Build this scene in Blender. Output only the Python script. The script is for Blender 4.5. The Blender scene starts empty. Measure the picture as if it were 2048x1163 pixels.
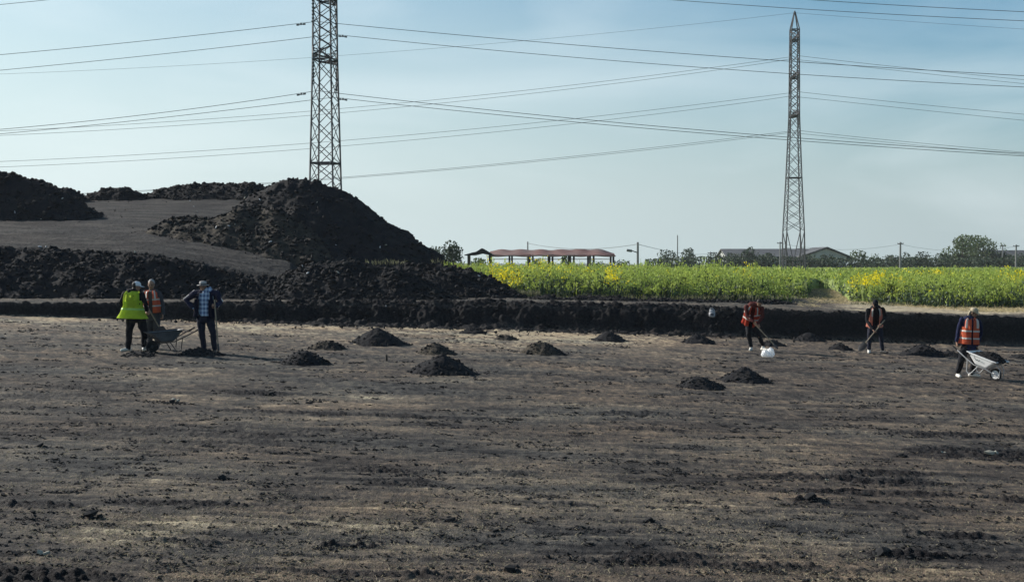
import bpy, bmesh, math, random
import numpy as np
from mathutils import Vector, Matrix
R = math.radians
PI = math.pi
random.seed(7)
rng = np.random.default_rng(11)
S = bpy.context.scene
COL = S.collection

# ------------------------------------------------------------------ camera
F = 2400.0                      # focal length in px of a 2048 px wide picture
HY = 525.0                      # row of the horizon
CAMZ = 2.42
PITCH = math.atan((581.5 - HY) / F)
cd = bpy.data.cameras.new('camera')
cam = bpy.data.objects.new('camera', cd)
COL.objects.link(cam)
cam.location = (0, 0, CAMZ)
cam.rotation_euler = (PI / 2 - PITCH, 0, 0)
cd.sensor_width = 36.0
cd.lens = F / 2048 * 36.0
cd.clip_start = 0.1
cd.clip_end = 12000
S.camera = cam

# ------------------------------------------------------------------ light
SUN_AZ = -61.0                  # degrees clockwise from +Y (the view direction): left, a little beyond
SUN_EL = 27.0
sd = bpy.data.lights.new('sun', 'SUN')
sd.energy = 5.0
sd.angle = R(0.5)
sd.color = (1.0, 0.94, 0.86)
sun = bpy.data.objects.new('sun', sd)
COL.objects.link(sun)
tosun = Vector((math.sin(R(SUN_AZ)) * math.cos(R(SUN_EL)), math.cos(R(SUN_AZ)) * math.cos(R(SUN_EL)), math.sin(R(SUN_EL))))
sun.rotation_euler = tosun.to_track_quat('Z', 'Y').to_euler()
W = bpy.data.worlds.new('World')
S.world = W
W.use_nodes = True
wn = W.node_tree
for n in list(wn.nodes): wn.nodes.remove(n)
def wnode(t, **k):
    n = wn.nodes.new(t)
    for a, b in k.items(): setattr(n, a, b)
    return n
sky = wnode('ShaderNodeTexSky', sky_type='NISHITA', sun_disc=False, sun_elevation=R(SUN_EL), sun_rotation=R(SUN_AZ),
            altitude=100, air_density=1.0, dust_density=0.7, ozone_density=3.0)
tc = wnode('ShaderNodeTexCoord')
mp = wnode('ShaderNodeMapping'); mp.inputs['Scale'].default_value = (1.2, 1.2, 6.0); mp.inputs['Rotation'].default_value = (0, R(-8), 0)
nz = wnode('ShaderNodeTexNoise'); nz.inputs['Scale'].default_value = 1.9; nz.inputs['Detail'].default_value = 5; nz.inputs['Roughness'].default_value = 0.5
nz.inputs['Distortion'].default_value = 0.5
cr = wnode('ShaderNodeMapRange'); cr.inputs['From Min'].default_value = 0.46; cr.inputs['From Max'].default_value = 0.74
cr.inputs['To Min'].default_value = 0.0; cr.inputs['To Max'].default_value = 0.34
mx = wnode('ShaderNodeMix', data_type='RGBA')
cl = mx.inputs['B']; cl.default_value = (8.5, 9.4, 9.7, 1)
bg = wnode('ShaderNodeBackground'); bg.inputs['Strength'].default_value = 0.080
wo = wnode('ShaderNodeOutputWorld')
L = wn.links.new
L(tc.outputs['Generated'], mp.inputs['Vector']); L(mp.outputs[0], nz.inputs['Vector']); L(nz.outputs['Fac'], cr.inputs['Value'])
# pale haze of the lower sky, brighter and higher towards the sun
sx = wnode('ShaderNodeSeparateXYZ'); L(tc.outputs['Generated'], sx.inputs[0])
az = wnode('ShaderNodeMapRange'); az.inputs['From Min'].default_value = 0.5; az.inputs['From Max'].default_value = -0.6; L(sx.outputs['X'], az.inputs['Value'])
hc = wnode('ShaderNodeMix', data_type='RGBA'); hc.inputs['A'].default_value = (3.4, 4.25, 4.45, 1); hc.inputs['B'].default_value = (7.6, 8.75, 8.7, 1)
L(az.outputs[0], hc.inputs['Factor'])
top = wnode('ShaderNodeMath', operation='MULTIPLY_ADD'); top.inputs[1].default_value = 0.34; top.inputs[2].default_value = 0.16; L(az.outputs[0], top.inputs[0])
dv = wnode('ShaderNodeMath', operation='DIVIDE'); L(sx.outputs['Z'], dv.inputs[0]); L(top.outputs[0], dv.inputs[1])
hf = wnode('ShaderNodeMapRange', interpolation_type='SMOOTHSTEP'); hf.inputs['From Min'].default_value = 0.0; hf.inputs['From Max'].default_value = 1.15
hf.inputs['To Min'].default_value = 1.0; hf.inputs['To Max'].default_value = 0.0; L(dv.outputs[0], hf.inputs['Value'])
hm = wnode('ShaderNodeMix', data_type='RGBA'); L(hf.outputs[0], hm.inputs['Factor']); tn = wnode('ShaderNodeMix', data_type='RGBA', blend_type='MULTIPLY'); tn.inputs['Factor'].default_value = 1; tn.inputs['B'].default_value = (0.64, 0.98, 1.0, 1); L(sky.outputs[0], tn.inputs['A']); L(tn.outputs['Result'], hm.inputs['A']); L(hc.outputs['Result'], hm.inputs['B'])
L(cr.outputs[0], mx.inputs['Factor']); L(hm.outputs['Result'], mx.inputs['A']); L(mx.outputs['Result'], bg.inputs[0]); L(bg.outputs[0], wo.inputs[0])
S.view_settings.view_transform = 'Standard'
S.view_settings.look = 'None'
S.view_settings.exposure = 0.5
S.view_settings.gamma = 1.0
S.view_settings.use_curve_mapping = False

# ------------------------------------------------------------------ helpers
def P(px, py, D):
    """point seen at pixel (px,py) of the 2048 wide photograph, D metres into the scene"""
    ca, sa = math.cos(PITCH), math.sin(PITCH)
    x = (px - 1024) / F; u = (581.5 - py) / F
    d = (x, ca + u * sa, -sa + u * ca)
    k = D / d[1]
    return Vector((d[0] * k, D, CAMZ + d[2] * k))
def floorz(X): return -0.0325 * X
def PF(px, py):
    """point on the pit floor seen at a pixel"""
    a, b = 4.0, 90.0
    for _ in range(50):
        m = (a + b) / 2; p = P(px, py, m)
        if p.z > floorz(p.x): a = m
        else: b = m
    return P(px, py, a)
def tag(o, label=None, cat=None, group=None, kind=None):
    if label: o['label'] = label
    if cat: o['category'] = cat
    if group: o['group'] = group
    if kind: o['kind'] = kind
    return o
def empty(name, loc=(0, 0, 0), rz=0.0):
    o = bpy.data.objects.new(name, None); COL.objects.link(o)
    o.location = loc; o.rotation_euler = (0, 0, rz); o.empty_display_size = 0.2
    return o
def link(name, me, mats=None, parent=None, loc=None):
    o = bpy.data.objects.new(name, me); COL.objects.link(o)
    if mats is not None:
        for m in (mats if isinstance(mats, (list, tuple)) else [mats]): me.materials.append(m)
    if parent: o.parent = parent
    if loc is not None: o.location = loc
    return o
def npmesh(name, V, Fq, smooth=False, attrs=None, matidx=None):
    """mesh from numpy arrays; Fq is (n,3) or (n,4), or a list of such arrays"""
    me = bpy.data.meshes.new(name)
    V = np.asarray(V, dtype=np.float32)
    Fs = Fq if isinstance(Fq, list) else [Fq]
    Fs = [np.asarray(f, dtype=np.int32) for f in Fs if len(f)]
    me.vertices.add(len(V)); me.vertices.foreach_set('co', V.ravel())
    tot = np.concatenate([np.full(len(f), f.shape[1], dtype=np.int32) for f in Fs])
    loops = np.concatenate([f.ravel() for f in Fs])
    me.loops.add(len(loops)); me.loops.foreach_set('vertex_index', loops)
    st = np.concatenate([[0], np.cumsum(tot)[:-1]]).astype(np.int32)
    me.polygons.add(len(tot)); me.polygons.foreach_set('loop_start', st); me.polygons.foreach_set('loop_total', tot)
    me.polygons.foreach_set('use_smooth', np.full(len(tot), bool(smooth)))
    if matidx is not None: me.polygons.foreach_set('material_index', np.asarray(matidx, dtype=np.int32))
    if attrs:
        for k, a in attrs.items():
            at = me.attributes.new(k, 'FLOAT', 'POINT'); at.data.foreach_set('value', np.asarray(a, dtype=np.float32))
    me.update(calc_edges=True); me.validate()
    return me
def gridfaces(nr, nc, wrap=False):
    i = np.arange(nr - 1)[:, None] * nc
    j = np.arange(nc if wrap else nc - 1)[None, :]
    j2 = (j + 1) % nc
    return np.stack([i + j, i + j2, i + nc + j2, i + nc + j], -1).reshape(-1, 4)

# ---- numpy noise
def _h(ix, iy, s):
    ix = ix.astype(np.int64); iy = iy.astype(np.int64)
    n = (ix * 374761393 + iy * 668265263 + s * 2147483647 + 12345) & 0xffffffff
    n = ((n ^ (n >> 13)) * 1274126177) & 0xffffffff
    n = ((n ^ (n >> 16)) * 2246822519) & 0xffffffff
    return ((n ^ (n >> 15)) & 0xffffff) / float(0xffffff)
def vnoise(x, y, s=0):
    x = np.asarray(x, float); y = np.asarray(y, float)
    ix = np.floor(x); iy = np.floor(y); fx = x - ix; fy = y - iy
    def g(dx, dy):
        a = _h(ix + dx, iy + dy, s) * 2 * PI
        return np.cos(a) * (fx - dx) + np.sin(a) * (fy - dy)
    wx = fx * fx * fx * (fx * (fx * 6 - 15) + 10); wy = fy * fy * fy * (fy * (fy * 6 - 15) + 10)
    return 1.5 * ((g(0, 0) * (1 - wx) + g(1, 0) * wx) * (1 - wy) + (g(0, 1) * (1 - wx) + g(1, 1) * wx) * wy)
def fbm(x, y, s=0, o=4, gain=0.5):
    r = 0; a = 1.0; t = 0
    for k in range(o):
        r = r + a * vnoise(x * 2 ** k, y * 2 ** k, s + k * 17); t += a; a *= gain
    return r / t
def clods(x, y, s=0):
    """0..1 rounded lumps, one per unit cell, of uneven size"""
    ix = np.floor(x); iy = np.floor(y); best = np.zeros_like(x)
    for dx in (-1, 0, 1):
        for dy in (-1, 0, 1):
            cx = ix + dx; cy = iy + dy
            jx = cx + _h(cx, cy, s); jy = cy + _h(cx, cy, s + 5)
            r = 0.18 + 0.62 * _h(cx, cy, s + 9) ** 2
            d2 = ((x - jx) ** 2 + (y - jy) ** 2) / (r * r)
            best = np.maximum(best, r * np.sqrt(np.clip(1 - d2, 0, 1)))
    return best
def mclods(mask, x, y, s=0):
    o = np.zeros_like(x); o[mask] = clods(x[mask], y[mask], s); return o
def sstep(a, b, x):
    t = np.clip((x - a) / (b - a), 0, 1); return t * t * (3 - 2 * t)

# ---- material helper
def mat(name, col, rough=0.8, metal=0.0, spec=0.3, bump=0.0, bscale=20.0, var=0.0, vscale=8.0, transl=0.0, col2=None, sheen=0.0, rnd=0.0):
    m = bpy.data.materials.new(name); m.use_nodes = True
    nt = m.node_tree; b = nt.nodes['Principled BSDF']; l = nt.links.new
    b.inputs['Base Color'].default_value = (*col, 1); b.inputs['Roughness'].default_value = rough
    b.inputs['Metallic'].default_value = metal; b.inputs['Specular IOR Level'].default_value = spec
    g = nt.nodes.new('ShaderNodeTexCoord')
    src = None
    if var > 0:
        n = nt.nodes.new('ShaderNodeTexNoise'); n.inputs['Scale'].default_value = vscale; n.inputs['Detail'].default_value = 4
        l(g.outputs['Object'], n.inputs['Vector'])
        mr = nt.nodes.new('ShaderNodeMapRange'); mr.inputs['From Min'].default_value = 0.3; mr.inputs['From Max'].default_value = 0.7
        l(n.outputs['Fac'], mr.inputs['Value'])
        x = nt.nodes.new('ShaderNodeMix'); x.data_type = 'RGBA'
        c2 = col2 if col2 else tuple(c * (1 - var) for c in col)
        x.inputs['A'].default_value = (*col, 1); x.inputs['B'].default_value = (*c2, 1)
        l(mr.outputs[0], x.inputs['Factor']); src = x.outputs['Result']
    if rnd > 0:
        gi = nt.nodes.new('ShaderNodeNewGeometry'); hs = nt.nodes.new('ShaderNodeHueSaturation')
        m1 = nt.nodes.new('ShaderNodeMapRange'); m1.inputs['To Min'].default_value = 1 - rnd; m1.inputs['To Max'].default_value = 1 + rnd
        l(gi.outputs['Random Per Island'], m1.inputs['Value']); l(m1.outputs[0], hs.inputs['Value'])
        hs.inputs['Color'].default_value = (*col, 1)
        if src: l(src, hs.inputs['Color'])
        src = hs.outputs[0]
    if src: l(src, b.inputs['Base Color'])
    if bump > 0:
        n = nt.nodes.new('ShaderNodeTexNoise'); n.inputs['Scale'].default_value = bscale; n.inputs['Detail'].default_value = 6
        l(g.outputs['Object'], n.inputs['Vector'])
        bp = nt.nodes.new('ShaderNodeBump'); bp.inputs['Strength'].default_value = 1.0; bp.inputs['Distance'].default_value = bump
        l(n.outputs['Fac'], bp.inputs['Height']); l(bp.outputs[0], b.inputs['Normal'])
    if transl > 0:
        t = nt.nodes.new('ShaderNodeBsdfTranslucent'); t.inputs['Color'].default_value = (*[min(1, c * 1.5) for c in col], 1)
        if src: l(src, t.inputs['Color'])
        ms = nt.nodes.new('ShaderNodeMixShader'); ms.inputs[0].default_value = transl
        l(b.outputs[0], ms.inputs[1]); l(t.outputs[0], ms.inputs[2]); l(ms.outputs[0], nt.nodes['Material Output'].inputs[0])
    return m

M_soil = mat('dark_soil', (0.014, 0.0145, 0.0175), 0.95, spec=0.12, bump=0.03, bscale=9, var=1, vscale=2.2, col2=(0.024, 0.0225, 0.0225))
M_soil2 = mat('brown_soil', (0.065, 0.054, 0.040), 0.95, spec=0.12, bump=0.03, bscale=9, var=1, vscale=2.5, col2=(0.022, 0.021, 0.021))
M_clod = mat('soil_clods', (0.020, 0.020, 0.021), 0.95, spec=0.15, rnd=0.35)

# ground material: tone attribute (bare dark soil .. dry pale turf), green and straw attributes
M_ground = bpy.data.materials.new('ground_soil'); M_ground.use_nodes = True
def ground_nodes(m):
    nt = m.node_tree; b = nt.nodes['Principled BSDF']; l = nt.links.new
    def N(t, **k):
        n = nt.nodes.new(t)
        for a, v in k.items(): setattr(n, a, v)
        return n
    at = N('ShaderNodeAttribute', attribute_name='tone'); ar = N('ShaderNodeAttribute', attribute_name='warm')
    tcn = N('ShaderNodeTexCoord')
    mpn = N('ShaderNodeMapping'); mpn.inputs['Scale'].default_value = (1.0, 0.55, 1.0)
    l(tcn.outputs['Object'], mpn.inputs['Vector'])
    n1 = N('ShaderNodeTexNoise'); n1.inputs['Scale'].default_value = 11; n1.inputs['Detail'].default_value = 7; n1.inputs['Roughness'].default_value = 0.68
    l(mpn.outputs[0], n1.inputs['Vector'])
    n2 = N('ShaderNodeTexNoise'); n2.inputs['Scale'].default_value = 70; n2.inputs['Detail'].default_value = 3
    l(tcn.outputs['Object'], n2.inputs['Vector'])
    a1 = N('ShaderNodeMath', operation='MULTIPLY_ADD'); a1.inputs[1].default_value = 0.90; l(n1.outputs['Fac'], a1.inputs[0]); l(at.outputs['Fac'], a1.inputs[2])
    a2 = N('ShaderNodeMath', operation='MULTIPLY_ADD'); a2.inputs[1].default_value = 0.45; l(n2.outputs['Fac'], a2.inputs[0]); l(a1.outputs[0], a2.inputs[2])
    a3 = N('ShaderNodeMath', operation='SUBTRACT'); a3.inputs[1].default_value = 0.675; l(a2.outputs[0], a3.inputs[0])
    rp = N('ShaderNodeValToRGB'); e = rp.color_ramp.elements
    e[0].position = 0.0; e[0].color = (0.011, 0.011, 0.013, 1); e[1].position = 1.0; e[1].color = (0.42, 0.37, 0.26, 1)
    for p, c in ((0.25, (0.034, 0.033, 0.033)), (0.45, (0.074, 0.070, 0.064)), (0.62, (0.125, 0.110, 0.090)), (0.8, (0.20, 0.172, 0.132))):
        x = e.new(p); x.color = (*c, 1)
    l(a3.outputs[0], rp.inputs[0])
    mw = N('ShaderNodeMix', data_type='RGBA', blend_type='MULTIPLY'); mw.inputs['B'].default_value = (1.11, 0.97, 0.89, 1)
    l(ar.outputs['Fac'], mw.inputs['Factor']); l(rp.outputs[0], mw.inputs['A'])
    l(mw.outputs['Result'], b.inputs['Base Color'])
    b.inputs['Roughness'].default_value = 0.95; b.inputs['Specular IOR Level'].default_value = 0.12
    bp = N('ShaderNodeBump'); bp.inputs['Distance'].default_value = 0.05; bp.inputs['Strength'].default_value = 1
    l(a2.outputs[0], bp.inputs['Height']); l(bp.outputs[0], b.inputs['Normal'])
ground_nodes(M_ground)

# ------------------------------------------------------------------ terrain
def field_z(X):
    return np.interp(X, [-60, -18, 0, 8, 18, 60], [1.0, 1.0, 0.9, 0.72, 0.42, 0.42])
def wall_y(X):
    return 42.3 + np.interp(X, [-19, 0, 8, 19], [-0.6, 0.6, 0.9, 1.3]) + 0.28 * fbm(X * 0.45, X * 0 + 3, 5, 4)
def wall_w(X):
    return np.interp(X, [-16, -9, -4, 6, 9.5, 13], [0.16, 0.9, 1.5, 1.4, 0.5, 0.2])
RU = np.array([-2.0, -.427, -.302, -.26, -.21, -.185, -.16, 2.0]); RZ = np.array([3.2, 3.16, 2.84, 2.52, 2.04, 1.75, 0.9, 0.9])
def ramp_z(X, Y):
    u = X / np.maximum(Y, 1)
    t = np.clip((Y - 51) / 24, 0, 1.1)
    back = CAMZ + 3.84
    z = np.interp(u, RU, RZ) * (1 - t) + back * t
    m = sstep(-0.10, -0.19, u)
    lo = field_z(X)
    z = lo + (z - lo) * m
    fr = sstep(48.6, 51.0, Y)
    bk = 1 - sstep(82, 96, Y)
    return lo + (z - lo) * fr * bk
def smooth_ground(X, Y):
    fz = field_z(X); far = sstep(90, 200, Y); fz = fz * (1 - far) + 0.62 * far
    top = np.maximum(fz, ramp_z(X, Y) * (Y < 96) + fz * (Y >= 96))
    yw = wall_y(X); w = wall_w(X)
    t = np.clip((Y - yw) / w, 0, 1)
    t = np.where(w > 0.6, t * t * (3 - 2 * t), t)
    X2 = np.clip(X, -30, 30)
    return floorz(X2) * (1 - t) + top * t, t
def blob(X, Y, px, py, wpx, hpx, amp, rot=0):
    """soft patch of the pit floor, given where it is seen"""
    c = PF(px, py); a = PF(px, py - hpx / 2); b = PF(px, py + hpx / 2)
    ry = abs(a.y - b.y) / 2; rx = wpx / 2 / F * c.y
    n = fbm(X * 1.1, Y * 1.3, 77, 4) * 0.9
    d = np.sqrt(((X - c.x) / rx) ** 2 + ((Y - c.y) / ry) ** 2) + n
    return amp * sstep(1.15, 0.45, d)
# (px, py, width, height, amount): pale or dark patches seen on the floor
PALE = [(640, 803, 380, 34, .34), (560, 815, 300, 16, .2), (260, 1048, 640, 62, .30), (230, 1085, 320, 50, .26), (700, 1095, 620, 30, .22), (1100, 672, 560, 26, .34),
        (560, 655, 420, 26, .24), (980, 690, 300, 16, .26), (380, 800, 300, 30, .14), (1300, 742, 420, 14, .2), (1150, 1120, 500, 40, .14), (1350, 1150, 700, 30, .16),
        (430, 742, 420, 14, .14), (180, 640, 300, 14, .2), (1040, 880, 260, 20, .16), (1880, 1150, 500, 30, .2), (1960, 790, 240, 20, .14), (1500, 990, 900, 40, .07),
        (1200, 1010, 1100, 60, .09), (700, 990, 900, 40, .10), (870, 655, 420, 16, .2)]
DARK = [(360, 870, 760, 70, -.13), (120, 790, 420, 60, -.14), (520, 785, 170, 12, -.28), (700, 828, 560, 10, -.26), (60, 1008, 300, 16, -.26), (430, 1008, 500, 12, -.22),
        (380, 1082, 300, 9, -.3), (700, 1092, 140, 7, -.35), (760, 940, 200, 12, -.25), (800, 965, 220, 20, -.2), (1930, 870, 320, 14, -.3), (1960, 905, 380, 22, -.3),
        (1760, 945, 300, 12, -.3), (1820, 965, 300, 22, -.26), (1760, 985, 300, 12, -.26), (1870, 1068, 240, 18, -.34), (1810, 1108, 180, 14, -.34), (1340, 1125, 420, 16, -.3),
        (1330, 1110, 300, 20, -.2), (1620, 1000, 110, 8, -.34), (1270, 826, 220, 12, -.26), (1310, 858, 240, 10, -.24), (80, 1150, 420, 30, -.34), (700, 1145, 560, 16, -.2),
        (1290, 740, 170, 8, -.3), (1030, 945, 130, 12, -.2), (1090, 1005, 200, 10, -.2), (1560, 950, 260, 12, -.16), (1700, 1140, 400, 12, -.2), (2030, 1000, 130, 14, -.3)]
nphi_d = 980
phi = np.concatenate([np.linspace(-180, -60, 25)[:-1], np.linspace(-60, -27, 40)[:-1], np.linspace(-27, 27, nphi_d), np.linspace(27, 60, 40)[1:], np.linspace(60, 180, 25)[1:-1]])
rr = np.concatenate([np.linspace(0.5, 8, 16)[:-1], 1 / np.linspace(1 / 8, 1 / 41, 430)[:-1], np.linspace(41, 45.2, 125)[:-1], 1 / np.linspace(1 / 45.2, 1 / 57, 120)[:-1],
                     np.linspace(57, 77, 70)[:-1], np.geomspace(77, 1000, 50)])
ph = np.radians(phi)[None, :]; r_ = rr[:, None]
k_ = 1 / np.maximum(np.cos(ph), 0.5)
GX = r_ * k_ * np.sin(ph); GY = r_ * k_ * np.cos(ph)
GZ, GT = smooth_ground(GX, GY)
near = 1 - sstep(80, 120, GY)
infl = (GT <= 0)
# relief of the pit floor: scraped streaks, small lumps
streak = fbm(GX * 0.5 + GY * 0.12, GY * 2.2, 21, 4)
patch = fbm(GX * 0.35 + 4, GY * 0.55 + GX * 0.06, 31, 5)
fine = fbm(GX * 5, GY * 8, 41, 3)
fine2 = fbm(GX * 2.6, GY * 1.9, 43, 5, 0.62); fine3 = fbm(GX * 7, GY * 2.6, 44, 3, 0.6)
fw = 0.30 + 0.70 * sstep(11, 30, GY)
streak2 = fbm(GX * 1.1 + GY * 0.5, GY * 7.0, 45, 3, 0.6)
tone = 0.435 + 0.30 * patch + (0.50 - 0.28 * fw) * streak + 0.55 * (1 - fw) * streak2 + fw * (0.46 * fine2 + 0.40 * fine3) + 0.10 * fine
pxg = GX / np.maximum(GY, 1) * F + 1024
tone = tone + 0.025 + sstep(29, 37, GY) * (0.16 * (1 - sstep(1250, 1550, pxg)) + 0.05)
for b_ in PALE: tone = tone + 0.72 * blob(GX, GY, *b_)
dk = 0
for b_ in DARK:
    q = blob(GX, GY, *b_); tone = tone + q * 1.25; dk = dk - q
dk = np.clip(dk * 3.0, 0, 1) * near
onfloor = (GT < 0.02) & (GY > 3)
vm = (np.abs(GX) < 0.55 * GY + 1) & (GY > 6) & (GY < 60)
small = mclods(vm & onfloor, GX * 19, GY * 16, 3); mid = mclods(vm & onfloor, GX * 10, GY * 9, 8)
rough_m = np.clip(0.5 - tone, 0, 1)
GZ = GZ + np.where(onfloor, near * (0.016 * streak + fw * (0.030 * fine2 + 0.026 * fine3) + 0.010 * fine + 0.012 * (1 - fw) * streak2 + 0.040 * small * (0.08 + fw * rough_m * 0.8 + 1.1 * dk) + 0.045 * mid * dk * (0.3 + np.clip(fine + 0.3, 0, 1))), 0)
# upper ground, wall crumble
up = (GT >= 0.02)
vm2 = (np.abs(GX) < 0.8 * GY) & (GY > 37) & (GY < 62)
cr1 = mclods(vm2, GX * 2.6, GY * 2.6, 12); cr2 = mclods(vm2, GX * 6.5, GY * 6.5, 13)
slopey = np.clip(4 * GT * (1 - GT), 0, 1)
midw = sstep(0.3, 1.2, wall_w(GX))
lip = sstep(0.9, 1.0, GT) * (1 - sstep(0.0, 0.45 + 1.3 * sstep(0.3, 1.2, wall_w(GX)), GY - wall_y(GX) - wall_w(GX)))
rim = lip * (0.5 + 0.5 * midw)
GZ = GZ + np.where(up, near * (0.05 * fbm(GX * 1.3, GY * 1.3, 51, 4) + slopey * midw * (0.20 * cr1 + 0.13 * cr2 + 0.22 * fbm(GX * 1.1, GY * 1.1, 57, 4)) + rim * (0.16 * cr1 + 0.11 * cr2) + 0.035 * cr2), 0)
# crumbled soil at the wall's foot
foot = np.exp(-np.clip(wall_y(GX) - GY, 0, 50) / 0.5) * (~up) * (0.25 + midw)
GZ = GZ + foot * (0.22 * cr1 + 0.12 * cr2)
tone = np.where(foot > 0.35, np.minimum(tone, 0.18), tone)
tone_up = 0.50 + 0.35 * fbm(GX * 0.6, GY * 1.2, 61, 4) + 0.25 * streak
px_ = GX / np.maximum(GY, 1) * F + 1024
straw = sstep(1600, 1760, px_) * sstep(45.6, 47.5, GY) * (1 - sstep(92, 99, GY)) * (0.6 + 0.9 * np.clip(fbm(GX * 0.8, GY * 1.2, 71, 3) + 0.4, 0, 1))
tone_up = tone_up + 0.62 * straw
tone_up = np.where((GY > 48.5) & (px_ < 640), 0.27 + 0.34 * fbm(GX * 0.4, GY * 1.2, 81, 5) + 0.1 * streak, tone_up)
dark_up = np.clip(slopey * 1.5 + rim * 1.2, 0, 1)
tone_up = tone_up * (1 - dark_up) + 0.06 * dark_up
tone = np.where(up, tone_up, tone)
warm = np.clip(0.45 + 1.3 * fbm(GX * 0.25 + 9, GY * 0.5, 91, 3) + sstep(1000, 1500, px_) * 0.35, 0, 1) * np.where(up, 0.5, 1)
V = np.stack([GX, GY, GZ], -1).reshape(-1, 3)
gf = gridfaces(len(rr), len(phi), wrap=True)
c0 = len(V); V = np.vstack([V, [[0, 0, 0]]])
n0 = len(phi); j = np.arange(n0)
cap = np.stack([np.full(n0, c0), (j + 1) % n0, j], -1)
gf = gf[:, ::-1]
me = npmesh('ground', V, [gf, cap[:, ::-1]], smooth=True, attrs={'tone': np.append(tone.ravel(), 0.4), 'warm': np.append(warm.ravel(), 0.3)})
ground = link('ground', me, M_ground); tag(ground, kind='structure')
def gz(x, y):
    z, t = smooth_ground(np.array([float(x)]), np.array([float(y)])); return float(z[0])

# ------------------------------------------------------------------ heaps of soil
ICO = None
def chunk_mesh(centers, sizes, seed=0, flat=0.8):
    """many broken lumps as one vertex/face array pair"""
    global ICO
    if ICO is None:
        bm = bmesh.new(); bmesh.ops.create_icosphere(bm, subdivisions=1, radius=1)
        v = np.array([q.co[:] for q in bm.verts]); f = np.array([[q.index for q in p.verts] for p in bm.faces]); bm.free(); ICO = (v, f)
    v, f = ICO; n = len(centers); g = np.random.default_rng(seed)
    vv = np.repeat(v[None], n, 0) * g.uniform(0.6, 1.25, (n, len(v), 1))
    sc = np.asarray(sizes)[:, None] * g.uniform(0.7, 1.35, (n, 3)) * np.array([1, 1, flat])
    vv = vv * sc[:, None, :]
    a = g.uniform(0, 2 * PI, n); c, s = np.cos(a)[:, None], np.sin(a)[:, None]
    x = vv[..., 0] * c - vv[..., 1] * s; y = vv[..., 0] * s + vv[..., 1] * c
    t = g.uniform(-.6, .6, n)[:, None]; z = vv[..., 2]
    x2 = x * np.cos(t) - z * np.sin(t); z2 = x * np.sin(t) + z * np.cos(t)
    vv = np.stack([x2, y, z2], -1) + np.asarray(centers)[:, None, :]
    ff = (f[None] + (np.arange(n) * len(v))[:, None, None]).reshape(-1, 3)
    return vv.reshape(-1, 3), ff
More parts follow.
